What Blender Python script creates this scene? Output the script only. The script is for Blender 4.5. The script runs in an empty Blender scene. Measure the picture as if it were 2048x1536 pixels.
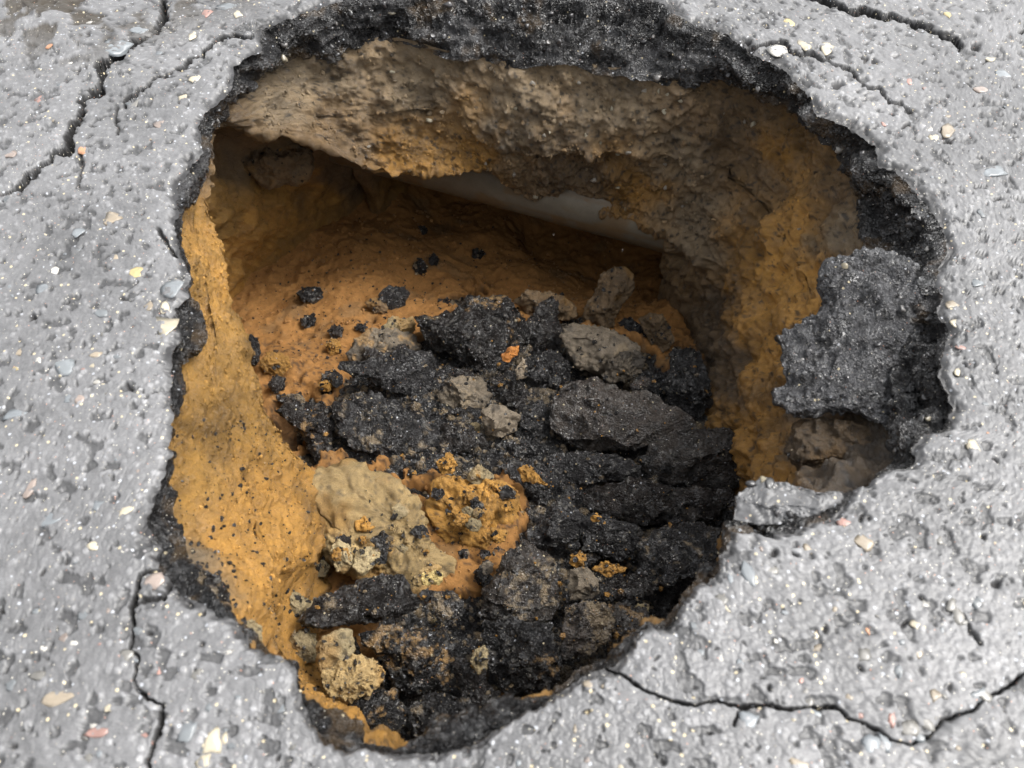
import bpy, bmesh, math, random
import numpy as np
from mathutils import Vector

# ------------------------------------------------------------------ camera, sky, sun, exposure
S = bpy.context.scene
COL = S.collection
PITCH, HFOV, CAMH = 53.0, 62.0, 1.10
F = 1024 / math.tan(math.radians(HFOV / 2))          # focal length in pixels of the 2048 px frame
cd = bpy.data.cameras.new('camera'); cam = bpy.data.objects.new('camera', cd); COL.objects.link(cam)
cd.sensor_width = 36; cd.lens = 18 / math.tan(math.radians(HFOV / 2)); cd.clip_start = .02; cd.clip_end = 500
cam.location = (0, 0, CAMH); cam.rotation_euler = (math.radians(90 - PITCH), 0, 0)
cd.dof.use_dof = True; cd.dof.focus_distance = 2.05; cd.dof.aperture_fstop = 4.4
S.camera = cam
W = bpy.data.worlds.new('World'); S.world = W; W.use_nodes = True
wn = W.node_tree.nodes; wl = W.node_tree.links; wn.clear()
sky = wn.new('ShaderNodeTexSky'); sky.sky_type = 'NISHITA'; sky.sun_disc = False
SUN_EL, SUN_AZ = 56.0, 84.0                            # azimuth from +Y towards +X
sky.sun_elevation = math.radians(SUN_EL); sky.sun_rotation = math.radians(SUN_AZ)
sky.dust_density = 4.0; sky.air_density = 1.0
hs = wn.new('ShaderNodeHueSaturation'); hs.inputs['Saturation'].default_value = .13
bg = wn.new('ShaderNodeBackground'); bg.inputs['Strength'].default_value = .14
wo = wn.new('ShaderNodeOutputWorld')
wl.new(sky.outputs[0], hs.inputs['Color']); wl.new(hs.outputs[0], bg.inputs[0]); wl.new(bg.outputs[0], wo.inputs[0])
sd = bpy.data.lights.new('sun', 'SUN'); sd.energy = .95; sd.angle = math.radians(22); sd.color = (1, .96, .9)
sun = bpy.data.objects.new('sun', sd); COL.objects.link(sun)
_el, _az = math.radians(SUN_EL), math.radians(SUN_AZ)
sun.rotation_euler = Vector((math.sin(_az) * math.cos(_el), math.cos(_az) * math.cos(_el), math.sin(_el))).to_track_quat('Z', 'Y').to_euler()
sun.location = (0, 0, 5)
vs = S.view_settings; vs.view_transform = 'Standard'; vs.look = 'None'; vs.gamma = 1; vs.use_curve_mapping = False
vs.exposure = 1.62
S.cycles.use_denoising = True
S.cycles.max_bounces = 8; S.cycles.diffuse_bounces = 4

rnd = random.Random(7); rng = np.random.default_rng(7)
sP, cP = math.sin(math.radians(90 - PITCH)), math.cos(math.radians(90 - PITCH))

# ------------------------------------------------------------------ helpers
def rays(px, py):
    x = (np.asarray(px, float) - 1024) / F; y = (768 - np.asarray(py, float)) / F
    return np.stack([x, y * cP + sP, y * sP - cP], -1)
def at(px, py, z):
    """the point of the place at height z seen at a spot of the photograph"""
    d = rays(px, py); t = (np.asarray(z, float) - CAMH) / d[..., 2]
    p = d * t[..., None]; p[..., 2] += CAMH
    return p
def to_px(P):
    x, y, z = P[..., 0], P[..., 1], P[..., 2] - CAMH
    dep = y * sP - z * cP; up = y * cP + z * sP
    return np.stack([1024 + F * x / dep, 768 - F * up / dep], -1)

def _hash(i, j, k, s):
    h = (i.astype(np.uint32) * np.uint32(374761393) + j.astype(np.uint32) * np.uint32(668265263)
         + k.astype(np.uint32) * np.uint32(2246822519) + np.uint32((s * 3266489917 + 977) & 0xffffffff))
    h = (h ^ (h >> np.uint32(13))) * np.uint32(1274126177)
    h = (h ^ (h >> np.uint32(16))) * np.uint32(2246822519)
    return h ^ (h >> np.uint32(15))
def _rf(i, j, k, s): return _hash(i, j, k, s).astype(np.float32) / np.float32(4294967295.0)
def vnoise(P, s=0):
    """smooth value noise, about -1..1"""
    P = np.asarray(P, np.float32); I = np.floor(P).astype(np.int64); f = (P - I).astype(np.float32)
    u = f * f * f * (f * (f * 6 - 15) + 10)
    out = np.zeros(P.shape[:-1], np.float32)
    for a in (0, 1):
        wa = u[..., 0] if a else 1 - u[..., 0]
        for b in (0, 1):
            wb = wa * (u[..., 1] if b else 1 - u[..., 1])
            for c in (0, 1):
                wc = wb * (u[..., 2] if c else 1 - u[..., 2])
                out += wc * _rf(I[..., 0] + a, I[..., 1] + b, I[..., 2] + c, s)
    return out * 2 - 1
def fbm(P, sc, oc=4, s=0, gain=.5):
    P = np.asarray(P, np.float32); o = 0; a = 1.0; t = 0
    for k in range(oc):
        o = o + a * vnoise(P * sc + 17.3 * k, s + k); t += a; a *= gain; sc = sc * 2.03
    return o / t * 1.6
def worley(P, sc, s=0):
    """(distance to nearest cell point, random of that cell)"""
    P = np.asarray(P, np.float32) * sc; I = np.floor(P).astype(np.int64)
    best = np.full(P.shape[:-1], 9., np.float32); rid = np.zeros(P.shape[:-1], np.float32)
    for a in (-1, 0, 1):
        for b in (-1, 0, 1):
            for c in (-1, 0, 1):
                i, j, k = I[..., 0] + a, I[..., 1] + b, I[..., 2] + c
                q = np.stack([i + _rf(i, j, k, s + 1), j + _rf(i, j, k, s + 2), k + _rf(i, j, k, s + 3)], -1) - P
                d = np.sqrt((q ** 2).sum(-1)); m = d < best
                best = np.where(m, d, best); rid = np.where(m, _rf(i, j, k, s + 4), rid)
    return best, rid
def sstep(a, b, x):
    t = np.clip((x - a) / (b - a), 0, 1); return t * t * (3 - 2 * t)

def make_mesh(name, V, quads=None, tris=None, pig=None, smooth=True):
    me = bpy.data.meshes.new(name)
    fs = quads if quads is not None else tris; k = fs.shape[1]
    me.vertices.add(len(V)); me.vertices.foreach_set('co', np.ascontiguousarray(V, np.float32).ravel())
    me.loops.add(fs.size); me.loops.foreach_set('vertex_index', np.ascontiguousarray(fs, np.int32).ravel())
    me.polygons.add(len(fs)); me.polygons.foreach_set('loop_start', np.arange(0, fs.size, k, dtype=np.int32))
    me.polygons.foreach_set('use_smooth', np.full(len(fs), smooth))
    me.update(calc_edges=True)
    if pig is not None:
        at_ = me.attributes.new('pigment', 'FLOAT_COLOR', 'POINT')
        at_.data.foreach_set('color', np.ascontiguousarray(pig, np.float32).ravel())
    return me
def link(name, me, mat=None, parent=None, loc=None):
    o = bpy.data.objects.new(name, me); COL.objects.link(o)
    if mat is not None and len(me.materials) == 0: me.materials.append(mat)
    if parent is not None: o.parent = parent
    if loc is not None: o.location = loc
    return o
def tag(o, label=None, cat=None, group=None, kind=None):
    if label: o['label'] = label
    if cat: o['category'] = cat
    if group: o['group'] = group
    if kind: o['kind'] = kind
    return o
def grid_quads(n, m, wrap):
    """n rows of m vertices; wrap closes each row"""
    i = np.arange(n - 1)[:, None]; j = np.arange(m if wrap else m - 1)[None, :]
    jn = (j + 1) % m
    return np.stack([i * m + j, i * m + jn, (i + 1) * m + jn, (i + 1) * m + j], -1).reshape(-1, 4)
def grid_normals(G, wrap):
    du = np.gradient(G, axis=0)
    dv = (np.roll(G, -1, 1) - np.roll(G, 1, 1)) if wrap else np.gradient(G, axis=1)
    n = np.cross(dv, du); return n / (np.linalg.norm(n, axis=-1, keepdims=True) + 1e-9)

def chip(seed, n=2):
    bm = bmesh.new(); bmesh.ops.create_icosphere(bm, subdivisions=n, radius=1)
    V = np.array([v.co[:] for v in bm.verts]); Fs = np.array([[v.index for v in f.verts] for f in bm.faces]); bm.free(); q = np.random.default_rng(seed)
    for _ in range(8):
        nn_ = q.normal(size=3); nn_ /= np.linalg.norm(nn_); V = V - nn_ * np.clip(V @ nn_ - q.uniform(.4, .75), 0, None)[:, None]
    return V * q.uniform(.65, 1.35, 3) * (1 + .12 * q.normal(size=(len(V), 1))), Fs

# ------------------------------------------------------------------ materials
def earth_mat(name, grain=900, bump=.5, dist=.004, var=.35, spec=.5, coat=0., lump=0., sparkle=0., coat_r=.12, coat_ior=1.5, glint=0., glint_k=.9, dry_high=False):
    """pigment and roughness come from the mesh attribute; noise adds grain and fine relief"""
    m = bpy.data.materials.new(name); m.use_nodes = True; nt = m.node_tree; N = nt.nodes; L = nt.links
    b = N['Principled BSDF']
    a = N.new('ShaderNodeAttribute'); a.attribute_name = 'pigment'
    g = N.new('ShaderNodeNewGeometry')
    n1 = N.new('ShaderNodeTexNoise'); n1.inputs['Scale'].default_value = grain; n1.inputs['Detail'].default_value = 3
    n2 = N.new('ShaderNodeTexNoise'); n2.inputs['Scale'].default_value = grain / 9; n2.inputs['Detail'].default_value = 6; n2.inputs['Roughness'].default_value = .65
    for n in (n1, n2): L.new(g.outputs['Position'], n.inputs['Vector'])
    mx = N.new('ShaderNodeMix'); mx.data_type = 'FLOAT'; mx.inputs[0].default_value = .5
    L.new(n1.outputs['Fac'], mx.inputs[2]); L.new(n2.outputs['Fac'], mx.inputs[3])
    mr = N.new('ShaderNodeMapRange'); mr.inputs[1].default_value = .3; mr.inputs[2].default_value = .7
    mr.inputs[3].default_value = 1 - var; mr.inputs[4].default_value = 1 + var
    L.new(mx.outputs[0], mr.inputs[0])
    mul = N.new('ShaderNodeVectorMath'); mul.operation = 'MULTIPLY'
    cb = N.new('ShaderNodeCombineXYZ')
    for k in range(3): L.new(mr.outputs[0], cb.inputs[k])
    L.new(a.outputs['Color'], mul.inputs[0]); L.new(cb.outputs[0], mul.inputs[1])
    col = mul.outputs[0]
    L.new(a.outputs['Alpha'], b.inputs['Roughness'])
    b.inputs['Specular IOR Level'].default_value = spec
    h = mx.outputs[0]
    if lump:
        v = N.new('ShaderNodeTexVoronoi'); v.inputs['Scale'].default_value = lump; L.new(g.outputs['Position'], v.inputs['Vector'])
        am = N.new('ShaderNodeMath'); am.operation = 'MULTIPLY_ADD'; am.inputs[1].default_value = -.55
        L.new(v.outputs['Distance'], am.inputs[0]); L.new(h, am.inputs[2]); h = am.outputs[0]
    bp = N.new('ShaderNodeBump'); bp.inputs['Strength'].default_value = bump; bp.inputs['Distance'].default_value = dist
    L.new(h, bp.inputs['Height']); L.new(bp.outputs[0], b.inputs['Normal'])
    if coat:
        b.inputs['Coat IOR'].default_value = coat_ior; b.inputs['Coat Weight'].default_value = coat; b.inputs['Coat Roughness'].default_value = coat_r
        cn = bp.outputs[0]
        if dry_high:                                       # cracks and pits (rough pigment) hold no water film
            r3_ = N.new('ShaderNodeMapRange'); r3_.inputs[1].default_value = .64; r3_.inputs[2].default_value = .74; r3_.inputs[3].default_value = coat; r3_.inputs[4].default_value = 0
            L.new(a.outputs['Alpha'], r3_.inputs[0]); L.new(r3_.outputs[0], b.inputs['Coat Weight'])
        if glint:
            n3 = N.new('ShaderNodeTexNoise'); n3.inputs['Scale'].default_value = 34; n3.inputs['Detail'].default_value = 4; L.new(g.outputs['Position'], n3.inputs['Vector'])
            r3_ = N.new('ShaderNodeMapRange'); r3_.inputs[1].default_value = .38; r3_.inputs[2].default_value = .62; r3_.inputs[3].default_value = coat * .25; r3_.inputs[4].default_value = coat
            L.new(n3.outputs['Fac'], r3_.inputs[0]); L.new(r3_.outputs[0], b.inputs['Coat Weight'])
        if glint:                                          # every wet grain has a small face of its own
            for gs, gk in ((glint, glint_k), (glint * 2.3, glint_k * .35)):
                v = N.new('ShaderNodeTexVoronoi'); v.inputs['Scale'].default_value = gs; L.new(g.outputs['Position'], v.inputs['Vector'])
                s1 = N.new('ShaderNodeVectorMath'); s1.operation = 'SUBTRACT'; s1.inputs[1].default_value = (.5, .5, .5); L.new(v.outputs['Color'], s1.inputs[0])
                s2 = N.new('ShaderNodeVectorMath'); s2.operation = 'SCALE'; s2.inputs['Scale'].default_value = gk; L.new(s1.outputs[0], s2.inputs[0])
                s3 = N.new('ShaderNodeVectorMath'); s3.operation = 'ADD'; L.new(s2.outputs[0], s3.inputs[0]); L.new(cn, s3.inputs[1])
                s4 = N.new('ShaderNodeVectorMath'); s4.operation = 'NORMALIZE'; L.new(s3.outputs[0], s4.inputs[0]); cn = s4.outputs[0]
        L.new(cn, b.inputs['Coat Normal'])
    if sparkle:                                            # small stones of other colours in the mix
        for sc, th, cols in ((420, .055, ((.50, .47, .40), (.22, .20, .17), (.40, .22, .16))), (170, .07, ((.30, .31, .33), (.42, .36, .24), (.20, .19, .19)))):
            v = N.new('ShaderNodeTexVoronoi'); v.inputs['Scale'].default_value = sc; v.inputs['Randomness'].default_value = 1
            L.new(g.outputs['Position'], v.inputs['Vector'])
            sp = N.new('ShaderNodeSeparateColor'); L.new(v.outputs['Color'], sp.inputs[0])
            lt = N.new('ShaderNodeMath'); lt.operation = 'LESS_THAN'; lt.inputs[1].default_value = th * sparkle; L.new(sp.outputs[0], lt.inputs[0])
            dl = N.new('ShaderNodeMath'); dl.operation = 'LESS_THAN'; dl.inputs[1].default_value = .42; L.new(v.outputs['Distance'], dl.inputs[0])
            fm = N.new('ShaderNodeMath'); fm.operation = 'MULTIPLY'; L.new(lt.outputs[0], fm.inputs[0]); L.new(dl.outputs[0], fm.inputs[1])
            rp = N.new('ShaderNodeValToRGB'); rp.color_ramp.interpolation = 'CONSTANT'; e = rp.color_ramp.elements
            e[0].color = (*cols[0], 1); e[0].position = 0; e[1].position = .45; e[1].color = (*cols[1], 1)
            e3 = e.new(.85); e3.color = (*cols[2], 1)
            L.new(sp.outputs[1], rp.inputs[0])
            mc = N.new('ShaderNodeMix'); mc.data_type = 'RGBA'
            L.new(fm.outputs[0], mc.inputs[0]); L.new(col, mc.inputs[6]); L.new(rp.outputs[0], mc.inputs[7]); col = mc.outputs[2]
    L.new(col, b.inputs['Base Color'])
    return m
M_road = earth_mat('wet_asphalt', grain=380, bump=.18, dist=.003, var=.3, spec=.4, coat=.4, lump=120, sparkle=.55, coat_r=.38, dry_high=True)
M_tar = earth_mat('broken_asphalt', grain=520, bump=1., dist=.012, var=.45, coat=1., lump=210, sparkle=.25, spec=.12, coat_r=.08, coat_ior=1.8, glint=140, glint_k=1.2)
M_soil = earth_mat('wet_soil', grain=600, bump=1., dist=.009, var=.38, spec=.25, coat=.9, coat_r=.12, glint=300, glint_k=1.)
M_sand = earth_mat('sand', grain=1000, bump=.8, dist=.005, var=.4, spec=.2)
M_rock = earth_mat('clod', grain=460, bump=1., dist=.009, var=.4, spec=.3, coat=.35, coat_r=.18, glint=350, glint_k=.9)
M_pipe = earth_mat('pipe_wall', grain=400, bump=.2, dist=.002, var=.2, spec=.3)
M_stone = earth_mat('embedded_stone', grain=500, bump=.25, dist=.002, var=.15, coat=.4, coat_r=.2)

C_ROAD = np.array([.132, .132, .134]); C_TAR = np.array([.0090, .0085, .0086])
C_GREY = np.array([.165, .124, .076]); C_OCHRE = np.array([.290, .150, .032]); C_BANK = np.array([.205, .112, .026]); C_BROWN = np.array([.125, .082, .042])
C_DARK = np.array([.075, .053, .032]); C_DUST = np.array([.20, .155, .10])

# ------------------------------------------------------------------ outline of the hole, from the photograph
CX, CY = 1050., 720.
R0p = [(520,49),(517,93),(465,120),(462,164),(421,205),(394,240),(402,295),(377,339),(350,369),(349,414),(349,463),(361,505),(375,552),
 (373,587),(350,610),(352,640),(356,665),(342,693),(334,733),(336,790),(330,860),(326,928),(308,1000),(297,1040),(312,1098),(318,1140),(365,1190),
 (401,1209),(468,1237),(499,1290),(558,1307),(588,1340),(606,1400),(616,1442),(640,1470),(668,1490),(739,1512),(801,1508),(876,1507),(944,1478),
 (1010,1444),(1064,1416),(1098,1393),(1149,1356),(1197,1334),(1240,1312),(1268,1290),(1280,1268),(1333,1249),(1350,1228),(1360,1207),(1381,1190),(1415,1163),
 (1440,1130),(1453,1095),(1462,1056),(1526,1064),(1574,1064),(1632,1046),(1675,1024),(1697,1000),(1707,969),(1751,949),(1816,928),(1837,890),(1864,863),
 (1902,853),(1908,805),(1895,757),(1891,713),(1908,658),(1888,624),(1881,560),(1888,526),(1895,499),(1881,440),(1861,403),(1826,372),(1809,345),
 (1765,321),(1755,283),(1707,256),(1673,235),(1635,225),(1618,180),(1575,135),(1537,112),(1503,91),(1440,55),(1395,41),(1354,25),(1330,2),(1250,-22),
 (1120,-36),(1000,-38),(880,-34),(760,-22),(660,-4),(590,22),(560,35)]
R1p = [(426,236,-.12),(454,205,-.12),(522,147,-.12),(546,130,-.13),(621,106,-.13),(710,99,-.13),(796,89,-.13),(881,116,-.14),(985,120,-.14),(1054,140,-.14),
 (1112,140,-.14),(1173,137,-.14),(1242,154,-.14),(1327,178,-.14),(1406,178,-.14),(1447,168,-.13),(1515,182,-.13),(1580,225,-.13),(1621,253,-.13),(1656,287,-.13),
 (1703,341,-.13),(1717,376,-.13),(1724,423,-.14),(1731,475,-.14),(1735,540,-.14),(1750,640,-.14),(1755,740,-.14),(1762,840,-.13),(1775,875,-.11),(1790,905,-.09),(1775,940,-.06),
 (1690,972,-.06),(1620,1010,-.07),(1550,1035,-.08),(1490,1030,-.07),(1452,1050,-.05),(1430,1100,-.05),(1395,1160,-.05),(1350,1200,-.05),(1325,1240,-.05),(1270,1265,-.05),
 (1197,1322,-.05),(1149,1336,-.05),(1125,1363,-.05),(1098,1384,-.05),(1006,1408,-.06),(955,1432,-.06),(842,1464,-.06),(794,1498,-.04),(719,1464,-.06),(671,1447,-.06),(626,1430,-.05),
 (609,1372,-.04),(592,1333,-.04),(540,1293,-.03),(500,1262,-.04),(471,1232,-.05),(416,1190,-.06),(392,1160,-.07),(368,1130,-.08),(358,1090,-.09),(362,1030,-.1),(358,996,-.1),(348,951,-.08),(345,900,-.08),
 (350,865,-.07),(366,830,-.08),(361,792,-.07),(368,740,-.08),(397,696,-.1),(396,641,-.09),(384,587,-.06),(374,535,-.06),(357,484,-.05),(366,410,-.06),(414,352,-.09),(412,294,-.09)]
# lip of the soil wall (where the cavity opens below it)
R3p = [(425,262,-.16),(450,256,-.17),(505,262,-.19),(560,270,-.22),(625,282,-.27),(710,328,-.36),(761,353,-.42),(830,358,-.43),(932,349,-.43),(985,334,-.45),(1013,386,-.56),
 (1071,410,-.57),(1153,403,-.56),(1208,426,-.56),(1276,444,-.56),(1315,462,-.57),(1365,486,-.57),(1398,512,-.57),(1433,541,-.54),(1481,576,-.50),(1508,605,-.47),(1510,660,-.46),(1515,720,-.46),
 (1500,800,-.48),(1498,880,-.48),(1500,960,-.46),(1520,1000,-.40),(1470,1085,-.40),(1420,1190,-.4),(1330,1290,-.4),(1200,1390,-.4),(1100,1460,-.4),(950,1530,-.4),(860,1560,-.4),(784,1500,-.30),(705,1445,-.48),
 (642,1380,-.48),(590,1310,-.46),(573,1259,-.46),(570,1194,-.46),(612,1120,-.48),(640,1050,-.49),(631,942,-.47),(607,904,-.42),(573,860,-.36),(546,826,-.32),(512,751,-.27),(484,672,-.23),(467,621,-.21),
 (459,552,-.20),(443,508,-.19),(430,478,-.18),(421,393,-.15),(420,307,-.14)]
NA = 2200
TH = np.linspace(0, 2 * math.pi, NA, endpoint=False)
def ring(pts, n=None):
    """control points (px, py, z) -> world polyline sampled at NA angles about the hole's middle"""
    a = np.array([(p[0], p[1], p[2] if len(p) > 2 else 0.) for p in pts], float)
    th = np.arctan2(a[:, 1] - CY, a[:, 0] - CX) % (2 * math.pi); o = np.argsort(th)
    a = at(a[o, 0], a[o, 1], a[o, 2]); th = th[o]
    th = np.concatenate([[th[-1] - 2 * math.pi], th, [th[0] + 2 * math.pi]]); a = np.concatenate([a[-1:], a, a[:1]])
    return np.stack([np.interp(TH, th, a[:, k]) for k in range(3)], -1)
def smooth_ring(G, w):
    k = np.hanning(2 * w + 1); k /= k.sum(); n = len(G)
    P = np.concatenate([G[-w:], G, G[:w]])
    return np.stack([np.convolve(P[:, i], k, 'valid') for i in range(3)], -1)
HC = at(CX, CY, 0.)
def outward(G):
    d = G[:, :2] - HC[:2]; d = d / np.linalg.norm(d, axis=1, keepdims=True)
    return np.concatenate([d, np.zeros((len(G), 1))], 1)
def jag(G, amp, s):
    o = outward(G)
    return G + o * (fbm(G, 28, 4, s, .62) * amp)[:, None]
r0 = jag(ring(R0p), .010, 3)
r1 = jag(smooth_ring(ring(R1p), 6), .008, 5); r1[:, 2] += fbm(r1, 14, 3, 8) * .012
r3 = smooth_ring(ring(R3p), 8)
deg = np.degrees(TH)
def by_angle(pairs):
    a = np.array(sorted(pairs), float)
    return np.interp(deg, np.concatenate([[a[-1, 0] - 360], a[:, 0], [a[0, 0] + 360]]), np.concatenate([[a[-1, 1]], a[:, 1], [a[0, 1]]]))

# ------------------------------------------------------------------ road: one sheet with the hole, cracks pressed into it
CRACKS = [
 ([(325,-40),(325,0),(323,30),(309,55),(290,68),(262,79),(238,104),(216,120),(197,126),(204,145),(197,164),(201,178),(164,194),(161,219),(145,246),(137,273),(141,298),(109,303),(96,320),(55,350),(25,377),(0,388),(-50,400)], 5, 1.4),
 ([(503,66),(448,66),(421,85),(399,107),(377,112),(369,128),(339,142),(314,149),(287,172),(268,186),(250,197),(247,210)], 2.0, .8),
 ([(234,213),(230,235),(236,249),(234,265)], 2.2, .5),
 ([(160,310),(163,340),(155,372)], 1.6, .4), ([(318,455),(330,478),(345,505)], 2.4, .5),
 ([(330,1130),(279,1146),(276,1181),(262,1216),(269,1265),(258,1297),(279,1317),(270,1356),(279,1380),(300,1398),(328,1408),(321,1453),(310,1492),(297,1523),(299,1560)], 1.6, .9),
 ([(262,1216),(290,1200),(330,1195)], 2, .5), ([(345,1130),(338,1170),(326,1200)], 2.2, .6),
 ([(1217,1335),(1262,1364),(1308,1387),(1341,1402),(1390,1412),(1432,1400),(1482,1414),(1510,1410),(1531,1410),(1573,1418),(1626,1412),(1668,1416),(1697,1437),(1734,1443),(1780,1476),(1821,1493),(1862,1468),(1883,1437),(1941,1422),(1962,1406),(1999,1385),(2045,1352),(2100,1330)], 1.0, .8),
 ([(1510,1410),(1480,1425),(1470,1450)], 2, .5),
 ([(1560,-40),(1620,-5),(1650,-2),(1687,8),(1703,24),(1730,16),(1757,27),(1789,29),(1816,37),(1850,48),(1867,59),(1888,68),(1909,71),(1925,86)], 4.5, 1.2),
 ([(1599,104),(1628,107),(1650,120),(1668,126),(1698,136),(1714,150),(1727,171),(1757,171),(1767,187),(1778,203),(1805,205),(1824,222)], 2, .5),
 ([(1503,91),(1540,82),(1570,84),(1585,100),(1600,104)], 2.4, .6),
 ([(1925,1230),(1945,1265),(1960,1290)], 1.5, .4),
]
PITS = [(1675,168,15),(1785,224,8),(1748,122,9),(1725,112,6),(1660,112,9),(1955,88,13),(1965,1075,7),(395,1345,6),(405,1290,7),(1550,1108,9),(1990,1170,9),(70,1225,6),(1590,1110,6),(1500,75,7),(452,152,5)]
PITS += [(rnd.uniform(0, 2048), rnd.uniform(0, 1536), rnd.choice([2, 2.5, 3, 3.5, 4.5, 6])) for _ in range(420)]
def seg_dist(P, pts):
    best = np.full(len(P), 1e9)
    for (ax, ay), (bx, by) in zip(pts[:-1], pts[1:]):
        d = np.array([bx - ax, by - ay]); q = P - np.array([ax, ay])
        t = np.clip((q @ d) / (d @ d), 0, 1); best = np.minimum(best, np.hypot(*(q - t[:, None] * d).T))
    return best
NR = 235
u0 = to_px(r0); ang = np.stack([np.cos(TH), np.sin(TH)], -1)
rad0 = np.linalg.norm(u0 - [CX, CY], axis=1); dir0 = (u0 - [CX, CY]) / rad0[:, None]
mg = 130.
with np.errstate(divide='ignore', invalid='ignore'):
    tx = np.where(dir0[:, 0] > 0, (2048 + mg - CX) / dir0[:, 0], (-mg - CX) / dir0[:, 0])
    ty = np.where(dir0[:, 1] > 0, (1536 + mg - CY) / dir0[:, 1], (-mg - CY) / dir0[:, 1])
rmax = np.maximum(np.minimum(np.abs(tx), np.abs(ty)), rad0 + 60)
tt = np.linspace(0, 1, NR)
RR = rad0[None] + (rmax - rad0)[None] * tt[:, None] ** 1.05
PX = np.stack([CX + RR * dir0[None, :, 0], CY + RR * dir0[None, :, 1]], -1)
G = at(PX[..., 0], PX[..., 1], np.zeros(RR.shape))
Gf = G.reshape(-1, 3); pf = PX.reshape(-1, 2)
far = sstep(1.5, 3.0, Gf[:, 1])
w1, id1 = worley(Gf * [1, 1, 0] + [0, 0, .3], 95, 11)
w2, id2 = worley(Gf * [1, 1, 0] + [0, 0, .3], 210, 21)
h = fbm(Gf, 2.2, 3, 31) * .005 - sstep(.30, .06, np.abs(fbm(Gf, 48, 3, 35))) * .0005 + fbm(Gf, 40, 4, 33) * .0007
h += np.where(id1 > .45, (sstep(.62, .25, w1)) * .0018 * id1, 0) + sstep(.6, .2, w2) * .0004 * id2
h -= sstep(.35, .1, np.abs(fbm(Gf, 75, 2, 37))) * .0009
pit = sstep(.42, .6, fbm(Gf, 55, 3, 39)); h -= pit * .0035
pig = np.empty((len(Gf), 4)); pig[:, :3] = C_ROAD; pig[:, 3] = .6
tone = .86 + .22 * fbm(Gf, 5, 4, 41) + .12 * fbm(Gf, 45, 3, 43)
pig[:, :3] *= tone[:, None]
cellv = np.where(id1 > .62, .85 + .9 * (id1 - .62) / .38, 1.0); m = sstep(.5, .4, w1) * (id1 > .62)
pig[:, :3] *= (1 + (cellv - 1) * m)[:, None]
pig[:, :3] *= (1 - .55 * pit)[:, None]
# brown silt in the low spots between the worn stones at the far left corner
mudm = sstep(270, 60, pf[:, 1] * 1.5 + .5 * np.abs(pf[:, 0] - 120)) * sstep(-.05, .2, fbm(Gf * [1, .8, 1], 20, 4, 45) + .12)
pig[:, :3] += (np.array([.035, .028, .019]) - pig[:, :3]) * mudm[:, None]; h -= mudm * .004
wob = np.stack([fbm(Gf, 70, 3, 51), fbm(Gf, 70, 3, 52)], -1) * 4.5
for pts, hw, dep in CRACKS:
    a = np.array(pts, float); sel = np.where((pf[:, 0] > a[:, 0].min() - 60) & (pf[:, 0] < a[:, 0].max() + 60) & (pf[:, 1] > a[:, 1].min() - 60) & (pf[:, 1] < a[:, 1].max() + 60))[0]
    if not len(sel): continue
    d = seg_dist(pf[sel] + wob[sel], pts); w = hw * (1.0 + .75 * fbm(Gf[sel], 22, 2, 53))
    c = sstep(w + 2.6, w * .6, d)
    h[sel] -= c * .020 * dep; c = sstep(w + 5.0, w + .2, d); pig[sel, :3] += (C_TAR * .8 - pig[sel, :3]) * (c * min(1, dep + .3))[:, None]
    pig[sel, 3] += (.85 - pig[sel, 3]) * c
    h[sel] -= sstep(26, 3, d) * .0025 * dep
for x, y, r in PITS:
    sl = np.where((np.abs(pf[:, 0] - x) < r * 3 + 8) & (np.abs(pf[:, 1] - y) < r * 3 + 8))[0]
    if not len(sl): continue
    an_ = (x * 7.3 + y * 3.1) % 3.1; qx, qy = pf[sl, 0] - x + wob[sl, 0] * .8, (pf[sl, 1] - y + wob[sl, 1] * .8) * (1.5 if y < 400 else 1.05)
    if r < 7: qx, qy = (qx * math.cos(an_) + qy * math.sin(an_)) * .6, (qy * math.cos(an_) - qx * math.sin(an_)) * 1.3
    c = sstep(r + 2, r * .4, np.hypot(qx, qy)); h[sl] -= c * min(.012, r * .0011); pig[sl, :3] += (C_TAR * 2.5 - pig[sl, :3]) * (c * (.9 if r > 5 else .6))[:, None]; pig[sl, 3] += (.8 - pig[sl, 3]) * c
# edge of the sheet: crumbled and sagging, tar black where the broken stone shows
ed = (RR - rad0[None]).reshape(-1); rowi = np.repeat(np.arange(NR), NA)
thn = np.tile(by_angle([(0, 1), (60, .7), (90, .8), (150, 1.1), (180, 1.0), (225, .9), (270, 1.2), (320, 1)]), NR)
en = fbm(Gf, 30, 4, 61); eb = sstep(20, 1, ed / thn + en * 13)
h -= eb * (.007 + .006 * np.clip(en, 0, 1)); pig[:, :3] += (C_TAR * 1.6 - pig[:, :3]) * (eb * .92)[:, None]
h -= sstep(70, 0, ed) * .004
Gf = Gf.copy(); Gf[:, 2] += h
G = Gf.reshape(NR, NA, 3); road_in = G[0].copy()
# beyond the frame: a few coarse rings out to the horizon
ext = []; o2 = outward(G[-1])
for k, dd in enumerate((.008, .05, .2, .6, 2, 8, 40, 160)):
    e = G[-1] + o2 * dd; e[:, 2] = 0; ext.append(e)
Gx = np.concatenate([G, np.array(ext)]); px4 = np.tile([*C_ROAD, .6], (len(ext) * NA, 1))
road = link('road', make_mesh('road', Gx.reshape(-1, 3), quads=grid_quads(NR + len(ext), NA, True)[:, ::-1], pig=np.concatenate([pig, px4])), M_road)
tag(road, 'wet grey asphalt road surface with cracks around the collapsed hole', kind='structure')
Gsurf = G; pfs = PX

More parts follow.
